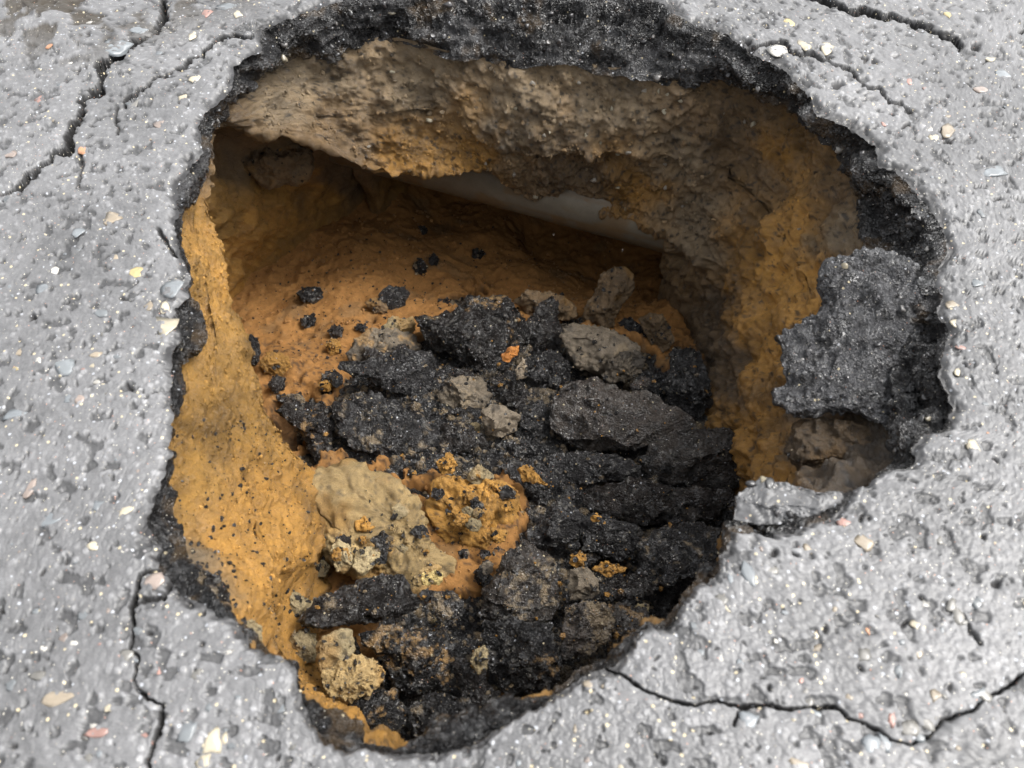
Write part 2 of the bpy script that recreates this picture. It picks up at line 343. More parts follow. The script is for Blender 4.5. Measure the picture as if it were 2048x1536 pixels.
# ------------------------------------------------------------------ broken edge of the asphalt (part of the road)
NE = 34
mid = (road_in + r1) / 2
up_face = r1[:, 2] - road_in[:, 2]
mid = mid + outward(mid) * (by_angle([(0, -.01), (90, -.01), (180, -.006), (270, -.035), (300, -.02)]))[:, None]
t = np.linspace(0, 1, NE)[:, None, None]
E = (1 - t) ** 2 * road_in[None] + 2 * t * (1 - t) * mid[None] + t ** 2 * r1[None]
En = grid_normals(E, True)
if (En[..., 2].mean()) < 0: En = -En
Ef = E.reshape(-1, 3)
w1, id1 = worley(Ef, 60, 71); w2, id2 = worley(Ef, 130, 75)
dsp = fbm(Ef, 12, 4, 73) * .022 + fbm(Ef * [1, 1, 4.5], 9, 3, 74) * .022 + sstep(.65, .1, w1) * .011 * (id1 - .2) + sstep(.6, .1, w2) * .005 * id2 - .004
lenf = np.linalg.norm(r1 - road_in, axis=1)
amp = (np.clip(lenf / .09, .25, 1) * by_angle([(140, 1), (160, .55), (205, .55), (225, 1)]))[None] * sstep(0, .18, np.linspace(0, 1, NE))[:, None]
E = E + En * (dsp.reshape(NE, NA) * amp)[..., None]
pe = np.empty((NE * NA, 4)); br = .85 + .5 * fbm(Ef, 12, 3, 77) + np.where(id1 > .8, .5, 0)
pe[:, :3] = C_TAR * np.clip(br, .45, 2.4)[:, None]; pe[:, 3] = .38 + .12 * fbm(Ef, 30, 2, 78)
sheen_paint = sstep(.12, .5, fbm(Ef, 9, 4, 72) + .25 * fbm(Ef, 60, 2, 76)); pe[:, :3] += (np.array([.055, .054, .055]) - pe[:, :3]) * (sheen_paint * .75 * sstep(700, 500, to_px(Ef)[:, 1]))[:, None]  # silver sheen of the lit far ledges, painted in as noisy grey patches
brn = sstep(.35, .8, fbm(Ef, 18, 3, 79) + .5 * np.repeat(np.linspace(0, 1, NE), NA) ** 3)
pe[:, :3] += (C_BROWN * .55 - pe[:, :3]) * (brn * .6)[:, None]
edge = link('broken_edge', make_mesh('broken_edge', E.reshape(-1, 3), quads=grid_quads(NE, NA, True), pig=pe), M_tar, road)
Enf = grid_normals(E, True).reshape(-1, 3); Enf *= np.sign((Enf[:, 2]).mean()); Ep = E.reshape(-1, 3)
epx = to_px(Ep); rowe = np.repeat(np.arange(NE), NA); re_ = np.random.default_rng(44)
ce = np.where((rowe > 3) & (rowe < NE - 3) & (epx[:, 1] > -20) & ((epx[:, 1] < 260) | (epx[:, 0] > 1640)))[0]
for i_ in re_.choice(ce, 150, replace=False):
    a_ = re_.uniform(.004, .012); d_, f_ = chip(int(i_)); sv_ = d_ * a_; sp_ = np.empty((len(sv_), 4))
    sp_[:, :3] = np.array([C_TAR * 1.5, C_TAR * 4, [.09, .085, .08], [.17, .15, .11], [.26, .25, .23]])[re_.choice(5, p=[.4, .27, .2, .09, .04])]; sp_[:, 3] = .3
    link('stone', make_mesh('stone', sv_, tris=f_, pig=sp_), M_stone, edge, Ep[i_] - Enf[i_] * a_ * .1)
edge['label'] = 'black broken asphalt face with coarse stone around the hole'

# ------------------------------------------------------------------ soil wall: from under the asphalt to the lip, back under it and down
st = 2; sub = slice(None, None, st); NB = NA // st
out3 = outward(r3)
q1 = smooth_ring(r1, 26) + outward(r1) * .02; q1[:, 2] += .012
f2 = by_angle([(0, .5), (90, .5), (180, .5), (270, .5)])[:, None]
r2 = q1 * (1 - f2) + r3 * f2
cre = by_angle([(250, 0), (262, 1), (300, 1), (318, 0)])[:, None]        # crease across the far wall
crp = ring([(900,300,-.335),(1000,322,-.36),(1080,318,-.35),(1150,318,-.34),(1250,318,-.34),(1310,310,-.32),(1400,370,-.33),(1200,1000,-.3),(300,700,-.3)])
r2 = smooth_ring(r2 * (1 - cre) + crp * cre, 12)
r2b = r2 + outward(r2) * .03 * cre + np.array([0, 0, -.03]) * cre
off4 = by_angle([(36, .06), (60, .08), (95, .08), (112, .0), (156, .0), (162, .03), (172, .15), (185, .22), (200, .26), (212, .2), (222, .16), (230, .3), (250, .8), (290, .8), (310, .45), (320, .06), (335, 0), (350, 0)])[:, None]
z4 = by_angle([(36, -.6), (95, -.6), (112, -.6), (160, -.52), (172, -.26), (185, -.24), (200, -.22), (215, -.24), (225, -.3), (250, -.44), (290, -.5), (305, -.56), (320, -.65), (350, -.65)])
r4 = r3 + out3 * off4; r4[:, 2] = z4
inw = by_angle([(318, 0), (328, 1), (360, 1), (31, 1), (36, 0), (104, 0), (116, 1), (148, 1), (158, 0)])[:, None]
p4 = ring([(1345,570,-.80),(1385,640,-.78),(1405,720,-.76),(1405,800,-.74),(1430,880,-.70),(1470,985,-.66),(1400,1100,-.6),(1000,1500,-.6),(790,1440,-.54),(720,1380,-.58),(660,1280,-.60),(680,1180,-.64),(720,1080,-.70),(690,960,-.74),(640,900,-.7),(500,700,-.5),(700,300,-.5),(1200,400,-.7)])
r4 = smooth_ring(r4 * (1 - inw) + p4 * inw, 14)
r5 = r4 + outward(r4) * .06; r5[:, 2] = -1.3
lf = by_angle([(176, 0), (184, 1), (228, 1), (236, 0)])[:, None]
p5 = ring([(430,650,-.86),(470,600,-.86),(515,540,-.87),(600,490,-.88),(660,430,-.88),(720,380,-.9),(760,340,-.9),(1400,600,-.9),(1400,900,-.9),(900,1200,-.9)])
r5 = smooth_ring(r5 * (1 - lf) + p5 * lf, 14); r6 = r5.copy(); r6[:, 2] = -1.7
rows = []
def seg(a, b, n, last=False):
    for k in range(n + (1 if last else 0)):
        t = k / n; rows.append(a[sub] * (1 - t) + b[sub] * t)
seg(q1, r2, 62); seg(r2, r2b, 8); seg(r2b, r3, 60); seg(r3, r4, 54); seg(r4, r5, 56); seg(r5, r6, 6, True)
SW = np.array(rows)
for _ in range(3): SW[1:-1] = (SW[:-2] + 2 * SW[1:-1] + SW[2:]) / 4
nS = len(SW); Sn = grid_normals(SW, True)
dm = np.sign((Sn[20] * -outward(r1)[sub]).sum()); Sn *= dm
Sf = SW.reshape(-1, 3)
w1, id1 = worley(Sf, 30, 91)
pq = to_px(Sf); rowt = np.repeat(np.arange(nS), NB)
an = np.array([1, 1, 2.4])
smoothed = sstep(180, 192, rowt)                       # the sand face under the lip is smoother
dsp = fbm(Sf, 5, 3, 81) * .020 + fbm(Sf, 14, 5, 83, .58) * .026 + (sstep(.7, .1, w1) - .4) * .010 + np.abs(fbm(Sf * [1, 1, 1.6], 26, 4, 85)) * -.009 + fbm(Sf, 70, 3, 86) * .003
dsp = dsp * (1 - .45 * smoothed) * sstep(0, 8, rowt)
leftm = sstep(700, 560, pq[:, 0]) * sstep(230, 400, pq[:, 1]); dsp = dsp * (1 - .8 * leftm) + leftm * (fbm(Sf, 9, 4, 87) * .018 - np.abs(fbm(Sf, 17, 4, 90)) * .012 + fbm(Sf, 40, 4, 88, .65) * .006 + (sstep(.65, .1, worley(Sf, 80, 89)[0]) - .3) * .004)
SW = (Sf + Sn.reshape(-1, 3) * dsp[:, None])
PIG = [(600,150,C_GREY),(800,180,C_GREY),(1000,230,C_GREY*1.05),(1200,210,C_GREY*1.1),(1400,260,C_BROWN),(1500,260,C_BROWN*.8),(1350,330,C_GREY),(700,290,C_BROWN),(800,330,C_OCHRE*.75),(930,330,C_OCHRE*.7),
 (1100,360,C_BROWN),(1250,390,C_OCHRE*.75),(1400,450,C_GREY*.9),(1500,340,C_BROWN),(1560,320,C_OCHRE*.7),(1650,380,C_BROWN),(1580,450,C_OCHRE*1.1),(1660,460,C_GREY*.9),(1550,560,C_OCHRE*1.25),(1600,580,C_OCHRE*1.25),(1540,700,C_OCHRE*1.35),(1520,850,C_OCHRE*1.3),
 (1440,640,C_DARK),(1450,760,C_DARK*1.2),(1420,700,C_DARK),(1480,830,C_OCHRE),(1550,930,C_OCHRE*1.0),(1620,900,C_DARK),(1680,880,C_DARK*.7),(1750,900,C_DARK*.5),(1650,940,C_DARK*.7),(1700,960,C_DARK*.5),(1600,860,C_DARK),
 (440,280,C_BROWN),(410,430,C_BANK),(420,560,C_BANK*1.1),(450,700,C_BANK*1.05),(420,850,C_BANK),(520,850,C_BANK),(380,950,C_BANK*1.1),(470,900,C_BANK),(540,970,C_OCHRE*.95),(480,1080,C_OCHRE*1.1),(560,1120,C_OCHRE*1.15),(390,1130,C_GREY*.8),(440,1200,C_GREY*.6),
 (530,1220,C_OCHRE*1.1),(600,1330,C_OCHRE),(680,1420,C_OCHRE*1.05),(520,320,C_BROWN*1.2),(560,420,C_OCHRE*1.05),(480,480,C_OCHRE*1.1),(620,400,C_OCHRE*.95),(470,570,C_OCHRE*1.1),(650,340,C_BROWN)]
def paint(P2, table, jit, powr=3.5):
    P2 = P2 + jit; num = np.zeros((len(P2), 3)); den = np.zeros(len(P2))
    for x, y, c in table:
        w = 1 / (((P2[:, 0] - x) ** 2 + (P2[:, 1] - y) ** 2) / 900 + 1) ** (powr / 2); num += w[:, None] * c; den += w
    return num / den[:, None]
jit = np.stack([fbm(Sf, 9, 4, 95), fbm(Sf, 9, 4, 96)], -1) * 55
ps = np.empty((len(Sf), 4)); ps[:, :3] = paint(pq, PIG, jit) * (1 + .22 * fbm(Sf * an, 22, 4, 97))[:, None]
dmp = sstep(.15, .6, fbm(Sf, 7, 4, 118))[:, None]; ps[:, :3] *= 1 - .35 * dmp
ps[:, 3] = .48 - .12 * dmp[:, 0] + .2 * fbm(Sf, 10, 3, 98) + .28 * leftm * sstep(900, 1000, pq[:, 1]) + .25 * smoothed
grit = sstep(.55, .68, fbm(Sf, 120, 3, 99) + .10 * leftm)   # black grit pressed into the sand
ps[:, :3] += (C_TAR * 1.5 - ps[:, :3]) * (grit * .75 * (1 - smoothed) * (1 - leftm))[:, None]
ps[:, 3] = np.clip(ps[:, 3], .3, .95)
soil = link('soil_wall', make_mesh('soil_wall', SW, quads=grid_quads(nS, NB, True), pig=ps), M_soil)
tag(soil, 'wet brown and ochre soil wall of the hole below the asphalt', kind='structure')
SWn = Sn.reshape(-1, 3)

# ------------------------------------------------------------------ floor: sand with the rubble heap's bed
FL = [(900,430,-1.02),(1100,495,-1.10),(740,400,-.95),(1230,545,-1.08),(980,500,-.98),(600,520,-.88),(520,600,-.87),(500,690,-.83),(600,650,-.83),(560,750,-.76),(620,780,-.74),(750,600,-.83),(850,560,-.89),(1000,560,-.95),(700,680,-.80),
 (1300,575,-1.0),(1380,620,-.86),(900,680,-.76),(1050,700,-.76),(1200,700,-.78),(1350,760,-.78),(800,800,-.70),(640,850,-.69),(950,850,-.69),(1200,850,-.72),(1400,900,-.70),(700,930,-.66),(900,960,-.65),(1100,960,-.66),(1300,970,-.67),(1440,1000,-.66),
 (650,1050,-.64),(760,1060,-.60),(900,1080,-.62),(1000,1070,-.62),(1150,1100,-.63),(1350,1130,-.62),(600,1200,-.60),(750,1200,-.58),(900,1220,-.59),(1050,1220,-.60),(1220,1230,-.60),(1350,1240,-.58),(620,1320,-.56),(750,1350,-.56),(900,1350,-.57),(1080,1340,-.57),
 (700,1420,-.52),(820,1440,-.54),(950,1430,-.55),(800,1510,-.5),(1100,1420,-.54),(1250,1350,-.55)]
FLw = at([p[0] for p in FL], [p[1] for p in FL], [p[2] for p in FL])
def floor_z(X):
    num = np.zeros(len(X)); den = np.zeros(len(X))
    for c in FLw:
        w = 1 / (((X[:, :2] - c[:2]) ** 2).sum(1) / .0016 + .6) ** 1.6; num += w * c[2]; den += w
    return num / den
gx = np.linspace(-1.4, 1.2, 430); gy = np.linspace(.2, 3.1, 450)
FX, FY = np.meshgrid(gx, gy); FP = np.stack([FX.ravel(), FY.ravel(), np.zeros(FX.size)], -1)
FP[:, 2] = floor_z(FP); fpx = to_px(FP)
# where the bed is tar-black crumbs, where sand
BED = [(940,640,1),(1100,700,1),(1250,760,1),(800,740,1),(700,800,1),(620,840,1),(900,840,1),(1100,880,1),(1300,900,1),(1420,950,1),(760,890,1),(900,900,1),(1150,980,1),(1350,1050,1),(1200,1100,1),(1050,1180,1),(1250,1200,1),(850,1300,1),(1050,1320,1),(760,1420,1),(900,1420,1),
 (560,560,0),(700,560,0),(850,540,0),(1000,540,0),(600,680,0),(700,640,0),(820,610,0),(640,740,0),(560,760,.4),(900,1000,0),(980,1040,0),(930,1090,0),(760,970,0),(700,1000,0),(600,1000,0),(620,1150,0),(550,1280,0),(650,1400,0),(700,1440,0),(1200,560,0),(1050,570,0),(640,1330,.2),(1350,620,.4),(1230,600,.3)]
bt = paint(fpx, [(x, y, np.array([v, v, v])) for x, y, v in BED], np.stack([fbm(FP, 16, 4, 103), fbm(FP, 16, 4, 104)], -1) * 45, 4)[:, 0]
blk = sstep(.42, .58, bt + .14 * fbm(FP, 45, 3, 105))
w1, id1 = worley(FP, 45, 107)
rough = sstep(.05, .4, bt)
hz = fbm(FP, 6, 4, 101) * .012 + rough * (fbm(FP, 22, 4, 102) * .014 + (sstep(.7, .1, w1) * id1) * .016) + fbm(FP, 60, 3, 108) * .002 + fbm(FP, 26, 4, 116, .6) * .007 - np.abs(fbm(FP, 11, 3, 117)) * .012 + fbm(FP, 50, 4, 119, .6) * .0045
hz -= sstep(.35, .8, bt) * .075
FP[:, 2] += hz
pf4 = np.empty((len(FP), 4))
sandc = np.array([.235, .115, .036]) * (1 + .12 * fbm(FP, 8, 4, 109))[:, None]
sandc = sandc + (C_BROWN - sandc) * (sstep(.3, .8, fbm(FP, 12, 4, 110)) * .5)[:, None]
tarc = C_TAR * (1 + .3 * fbm(FP, 30, 3, 112))[:, None]; dust = sstep(.25, .6, fbm(FP, 26, 4, 113))[:, None]
tarc = tarc + (C_DUST * .8 - tarc) * dust * .6
spk = sstep(.5, .62, fbm(FP, 90, 2, 114))[:, None]; sandc = sandc + (C_TAR * 2 - sandc) * spk * .7 * sstep(640, 700, fpx[:, 1])[:, None]
pf4[:, :3] = sandc + (tarc - sandc) * (blk * .6)[:, None]; pf4[:, 3] = .88 - .2 * blk
BX, BY = np.meshgrid(np.linspace(-.55, .62, 350), np.linspace(.25, 1.95, 490)); BP = np.stack([BX.ravel(), BY.ravel(), np.zeros(BX.size)], -1)
BP[:, 2] = floor_z(BP); bpx = to_px(BP)
bb = paint(bpx, [(x, y, np.array([v, v, v])) for x, y, v in BED], np.stack([fbm(BP, 16, 4, 103), fbm(BP, 16, 4, 104)], -1) * 45, 4)[:, 0]
wA, iA = worley(BP, 38, 131); wB, iB = worley(BP, 90, 132); wC, iC = worley(BP, 190, 133)
BP[:, 2] += fbm(BP, 6, 4, 101) * .012 + np.clip((bb - .5) * .12, -.08, .004) - .038 + fbm(BP, 18, 4, 134) * .016 + sstep(.72, .08, wA) * iA * .022 + sstep(.7, .08, wB) * iB * .009 + sstep(.65, .1, wC) * iC * .004
bpg = np.empty((len(BP), 4)); bpg[:, :3] = C_TAR * np.clip(1 + .5 * fbm(BP, 30, 3, 112), .4, 2)[:, None]
for idv, wv, th in ((iA, wA, .86), (iB, wB, .86)):
    mk = ((idv > th) & (wv < .5))[:, None]; bpg[:, :3] = np.where(mk, C_GREY * (.5 + .7 * iB[:, None]), bpg[:, :3])
mk = sstep(.12, .5, .7 * fbm(BP, 14, 4, 136) + .5 * fbm(BP, 70, 3, 137))[:, None]; bpg[:, :3] += (C_DUST * .62 - bpg[:, :3]) * mk * .75
bpg[:, 3] = .42 + .35 * mk[:, 0]
bed = link('rubble_bed', make_mesh('rubble_bed', BP, quads=grid_quads(490, 350, False)[:, ::-1], pig=bpg), M_tar)
tag(bed, 'bed of crushed black asphalt and soil crumbs under the larger pieces', kind='stuff')
floor = link('sand_floor', make_mesh('sand_floor', FP, quads=grid_quads(450, 430, False)[:, ::-1], pig=pf4), M_sand)
tag(floor, 'orange sand floor of the cavity under the road', kind='structure')

# ------------------------------------------------------------------ pipe crossing the cavity under the far lip
A = at(np.array([744., 1390.]), np.array([347., 522.]), np.array([-.66, -.66]))
ax = A[1] - A[0]; ax /= np.linalg.norm(ax)
rm = rays(1050., 432.); nn = np.cross(ax, rm); nn /= np.linalg.norm(nn); nn = nn if nn[2] > 0 else -nn
PR = .095
c0 = A[0] + nn * PR - ax * .55; c1 = A[1] + nn * PR + ax * .45
e1 = np.cross(ax, [0, 0, 1]); e1 /= np.linalg.norm(e1); e2 = np.cross(ax, e1)
def tube_rows(c0, c1, prof, nseg):
    """prof: list of (distance along the axis 0..1, radius)"""
    a = np.linspace(0, 2 * math.pi, nseg, endpoint=False)
    return np.array([c0 + (c1 - c0) * t + (np.cos(a)[:, None] * e1 + np.sin(a)[:, None] * e2) * r for t, r in prof])
prof = [(0, PR - .012), (0, PR)] + [(t, PR) for t in np.linspace(.004, .996, 160)] + [(1, PR), (1, PR - .012)] + [(t, PR - .012) for t in (.9, .1)]
T = tube_rows(c0, c1, prof + prof[:1], 96); Tf = T.reshape(-1, 3)
pp = np.empty((len(Tf), 4)); base = np.array([.105, .092, .070])
dirt = sstep(.02, .3, fbm(Tf * [1, 1, 1.5], 13, 5, 121, .6)); strk = sstep(.2, .6, fbm(Tf @ np.stack([ax * .15, e1 * 3, e2 * 3], 1), 22, 3, 123))
pp[:, :3] = base * (1 + .10 * fbm(Tf, 30, 3, 122))[:, None]; pp[:, :3] += (C_BROWN * .8 - pp[:, :3]) * np.clip(dirt * .8 + strk * .45, 0, 1)[:, None]; pp[:, 3] = .5
Tf = Tf + (e2 * 0 + np.array([0, 0, -1.])) * (dirt * (.5 + .5 * fbm(Tf, 60, 3, 125)) * .004)[:, None]
pipe = link('drain_pipe', make_mesh('drain_pipe', Tf, quads=grid_quads(len(T), 96, True), pig=pp), M_pipe)
tag(pipe, 'dirty grey round pipe crossing the cavity under the far soil overhang', 'pipe')

# ------------------------------------------------------------------ broken pieces: outline from the photograph, own distance, size and depth
_ico = {}
def ico(n):
    if n not in _ico:
        bm = bmesh.new(); bmesh.ops.create_icosphere(bm, subdivisions=n, radius=1)
        _ico[n] = (np.array([v.co[:] for v in bm.verts]), np.array([[v.index for v in f.verts] for f in bm.faces])); bm.free()
    return _ico[n]
PILE = []                                                # surfaces to strew crumbs on
def floor_at(px, py):
    k = np.argpartition((fpx[:, 0] - px) ** 2 + (fpx[:, 1] - py) ** 2, 5)[:5]; return float(np.median(FP[k, 2]))
def zpile(py): return -.80 + .28 * (py - 580) / 870
def piece(name, label, cat, pts, kind='tar', dz=0., face=None, stones=0, ground=False, thick=.62, z=None, sub_=5, group=None, seed=None, facets=9, dust=.0, parent=None, box=.62, rough=1., tone=1.):
    p = np.array(pts, float); seed = seed if seed is not None else int(p.sum() * 7) % 9973
    r = np.random.default_rng(seed)
    x, y = p[:, 0], p[:, 1]; x2, y2 = np.roll(x, -1), np.roll(y, -1); cr = x * y2 - x2 * y; A_ = cr.sum() / 2
    cx, cy = ((x + x2) * cr).sum() / (6 * A_), ((y + y2) * cr).sum() / (6 * A_)
    zc = (zpile(cy) if z is None else z) + dz
    if ground:                                             # lies on the sand: its foot is where the sand is seen below it
        zc = floor_at(cx, y.max() - 1); zc += .32 * (y.max() - y.min()) / F * np.linalg.norm(at(np.array(cx), np.array(cy), np.array(zc)) - [0, 0, CAMH])
    C = at(np.array(cx), np.array(cy), np.array(zc)); v = C - [0, 0, CAMH]; dist = np.linalg.norm(v); v = v / dist
    d = rays(x, y)
    if face is not None: v = -np.array(face, float) / np.linalg.norm(face)
    rt = np.cross(v, [0, 0.02, 1] if abs(v[2]) < .95 else [0, 1, 0]); rt /= np.linalg.norm(rt); up = np.cross(rt, v)
    k = ((C - [0, 0, CAMH]) @ v) / (d @ v); q = d * k[:, None] - (C - [0, 0, CAMH]); ol = np.stack([q @ rt, q @ up], -1)
    # radius of the outline by direction
    ph = np.linspace(-math.pi, math.pi, 361); tb = np.zeros(361); o2_ = np.roll(ol, -1, 0)
    for i in range(361):
        c, s = math.cos(ph[i]), math.sin(ph[i]); den = c * (o2_[:, 1] - ol[:, 1]) - s * (o2_[:, 0] - ol[:, 0])
        den = np.where(np.abs(den) < 1e-12, 1e-12, den)
        tq = (ol[:, 0] * (o2_[:, 1] - ol[:, 1]) - ol[:, 1] * (o2_[:, 0] - ol[:, 0])) / den
        uq = (ol[:, 0] * s - ol[:, 1] * c) / den
        ok = (tq > 0) & (uq >= -1e-6) & (uq <= 1 + 1e-6); tb[i] = tq[ok].max() if ok.any() else np.hypot(*ol.T).mean()
    rmin = np.sort(np.hypot(*ol.T))[len(ol) // 4]; size = np.hypot(*ol.T).mean()
    sub_ = sub_ + 1 if (sub_ < 5 or (sub_ == 5 and size > .042)) else sub_
    D, Fc = ico(sub_)
    s_ = np.hypot(D[:, 0], D[:, 1]); phi = np.arctan2(D[:, 1], D[:, 0])
    sb = np.clip(s_, 1e-6, 1) ** box; zb = np.sign(D[:, 2]) * np.abs(D[:, 2]) ** .75
    Q = np.stack([np.cos(phi) * sb, np.sin(phi) * sb, zb], -1)
    for _ in range(facets):                                # fracture faces
        n = r.normal(size=3); n[2] = abs(n[2]) * .8 + .25; n /= np.linalg.norm(n); hh = r.uniform(.50, .84)
        ex = np.clip(Q @ n - hh, 0, None); Q = Q - n * (ex * .97)[:, None]
    # keep the rim on the outline after the cuts
    band = np.exp(-(D[:, 2] / .25) ** 2)[:, None]; Q[:, :2] = Q[:, :2] * (1 - band) + np.stack([np.cos(phi) * sb, np.sin(phi) * sb], -1) * band
    tw = np.concatenate([tb[:-1]] * 3); kw = np.hanning(91); kw /= kw.sum(); ts = np.convolve(tw, kw, 'same')[360:721]
    R = np.interp(phi, ph, ts) + (np.interp(phi, ph, tb) - np.interp(phi, ph, ts)) * s_ ** 3
    T_ = thick * min(rmin * 1.15, size)
    L = np.stack([Q[:, 0] * R, Q[:, 1] * R, Q[:, 2] * T_], -1)
    Wd = C + L[:, :1] * rt + L[:, 1:2] * up - L[:, 2:3] * v
    def vnorm(Wd):
        fn = np.cross(Wd[Fc[:, 1]] - Wd[Fc[:, 0]], Wd[Fc[:, 2]] - Wd[Fc[:, 0]]); q_ = np.zeros_like(Wd)
        for k in range(3): np.add.at(q_, Fc[:, k], fn)
        return q_ / (np.linalg.norm(q_, axis=1, keepdims=True) + 1e-12)
    N_ = vnorm(Wd)
    if ((Wd - C) * N_).sum() < 0: N_ = -N_; Fc = Fc[:, ::-1]
    sd_ = seed % 500 + 200
    soft = kind in ('ochre', 'beige'); a0 = size * (.13 if kind in ('tar', 'tarbrown', 'grey') else .17) * rough
    w1, i1 = worley(Wd + seed, 1 / .013, sd_); w2, i2 = worley(Wd + seed, 1 / .005, sd_ + 5)
    ds = fbm(Wd + seed, 1 / (size * .9 + .01), 4, sd_ + 1, .55) * a0 + np.abs(fbm(Wd + seed, 1 / (size * .35 + .004), 3, sd_ + 2)) * -a0 * (.15 if soft else .8)
    ds = ds + (sstep(.6, .1, w1) * (i1 - .25)) * min(.008, size * (.12 if kind in ('tar', 'tarbrown', 'grey', 'road') else .06)) * rough + sstep(.6, .1, w2) * i2 * .0026
    ds = ds + fbm(Wd + seed, 55, 4, sd_ + 15, .6) * min(.005, size * .1)
    if soft: ds = ds * .8 + (sstep(.6, .15, worley(Wd + seed, 60, sd_ + 16)[0]) - .3) * min(.006, size * .05) + fbm(Wd + seed, 150, 3, sd_ + 17) * .0022 - np.abs(fbm(Wd + seed, 26, 4, sd_ + 19, .6)) * min(.014, size * .16) + (sstep(.6, .1, worley(Wd + seed, 130, sd_ + 18)[0]) - .3) * .003
    if kind == 'tar': ds = ds + fbm(Wd * 1., 90, 3, sd_ + 3) * .0018
    if kind == 'slab': ds = (sstep(.6, .1, worley(Wd + seed, 1 / .022, sd_ + 21)[0]) - .3) * .004 + (sstep(.65, .1, w1) - .3) * .006 * (.3 + i1) + fbm(Wd, 24, 4, sd_ + 3) * .010 + fbm(Wd, 80, 2, sd_ + 4) * .0012
    Wd = Wd + N_ * ds[:, None]
    # face normals for the strewing and the dust
    vn = vnorm(Wd)
    pg = np.empty((len(Wd), 4)); nz = fbm(Wd, 26, 4, sd_ + 7); nf = fbm(Wd, 70, 3, sd_ + 8)
    base, ro = {'tar': (C_TAR, .42), 'tarbrown': (np.array([.050, .042, .036]), .45), 'grey': (np.array([.13, .105, .075]), .48), 'brown': (C_BROWN * 1.05, .55),
            'ochre': (C_OCHRE * 1.05, .8), 'olive': (np.array([.24, .19, .105]), .45), 'beige': (np.array([.34, .238, .105]), .5), 'road': (C_ROAD, .6), 'slab': (np.array([.062, .062, .065]), .3), 'rust': (np.array([.34, .13, .025]), .6), 'yellow': (np.array([.50, .38, .15]), .5)}[kind]
    base = base * tone * (r.uniform(.7, 1.9) if kind == 'tar' else 1)
    if kind == 'tar' and r.random() < .4: base = base * np.array([1.18, 1.0, .86])
    pg[:, :3] = base * np.clip(1 + .25 * nz + .15 * nf, .4, 2)[:, None]; pg[:, 3] = ro + .1 * nz
    if kind in ('tar', 'tarbrown'):
        st_ = (i1 > .86) & (w1 < .42); pg[st_, :3] = pg[st_, :3] * .3 + np.array([.10, .095, .085]) * .7
    if kind == 'slab':
        mk = (sstep(.32, .6, w1) * sstep(-.5, .3, nz + .6 * nf))[:, None]; pg[:, :3] += (C_TAR - pg[:, :3]) * mk * .85
    if kind == 'tarbrown' or kind == 'grey':
        mk = sstep(.15, .5, nz)[:, None]; pg[:, :3] += (C_TAR * 1.4 - pg[:, :3]) * mk * .6
    if dust > 0:
        mk = sstep(.75 - dust, 1.05 - dust, .55 * fbm(Wd, 17, 4, sd_ + 9) + .35 * fbm(Wd, 80, 3, sd_ + 10) + .45 * vn[:, 2])[:, None]
        dc = C_DUST if r.random() < .8 else (C_DUST * .5 + C_OCHRE * .5)
        pg[:, :3] += (dc - pg[:, :3]) * mk * .85; pg[:, 3:] += (.75 - pg[:, 3:]) * mk
    if kind in ('ochre', 'beige', 'olive', 'brown'):
        mk = sstep(.52, .64, fbm(Wd, 150, 3, sd_ + 11) + .15 * nz)[:, None]; pg[:, :3] += (C_TAR * 2 - pg[:, :3]) * mk * .6
        mo = sstep(.1, .6, fbm(Wd, 14, 3, sd_ + 12))[:, None]; oc = C_OCHRE * min(1., tone) * (.9 if kind != 'ochre' else .7) if kind != 'beige' else C_OCHRE * .95 * (vn[:, 2:3] > -2)
        pg[:, :3] += (oc - pg[:, :3]) * mo * .5
    pg[:, 3] = np.clip(pg[:, 3], .25, .95)
    me = make_mesh(name, Wd - C, tris=Fc, pig=pg)
    o = link(name, me, M_tar if kind in ('tar', 'tarbrown', 'slab') else (M_road if kind == 'road' else M_rock), parent, C)
    if parent is None: tag(o, label, cat, group)
    elif label: o['label'] = label
    if stones:                                             # single stones that stand out of the broken face
        cand = np.where((vn @ -v) > .35)[0]
        for i_ in r.choice(cand, stones, replace=False):
            q_ = Wd[i_] - C; a_ = r.uniform(.004, .0095)
            sv_, sf_ = chip(int(i_)); sv_ = sv_ * a_
            tc_ = np.array([C_TAR * 1.6, C_TAR * 4, [.11, .105, .10], [.22, .19, .13], [.30, .29, .27]])[r.choice(5, p=[.45, .25, .18, .08, .04])]
            sp_ = np.empty((len(sv_), 4)); sp_[:, :3] = tc_; sp_[:, 3] = .35
            link('stone', make_mesh('stone', sv_, tris=sf_, pig=sp_), M_stone, o, q_ - vn[i_] * a_ * .45)
    PILE.append((Wd, vn, kind)); return o

GR = 'broken asphalt pieces fallen into the hole'; GC = 'soil clods in the rubble'
def P(lab, pts, kind='tar', dz=0., **k):
    nm, ct, g = {'tar': ('asphalt_chunk', 'asphalt chunk', GR), 'tarbrown': ('asphalt_chunk', 'asphalt chunk', GR), 'grey': ('rock', 'rock', None), 'olive': ('soil_clod', 'clod', GC),
        'brown': ('soil_clod', 'clod', GC), 'ochre': ('sand_clod', 'clod', GC), 'beige': ('soil_clod', 'clod', GC), 'rust': ('rust_flake', 'flake', None), 'yellow': ('yellow_stone', 'stone', None), 'road': ('asphalt_slab', 'slab', None), 'slab': ('asphalt_slab', 'slab', None)}[kind]
    return piece(nm, lab, ct, pts, kind, dz, group=g, **k)
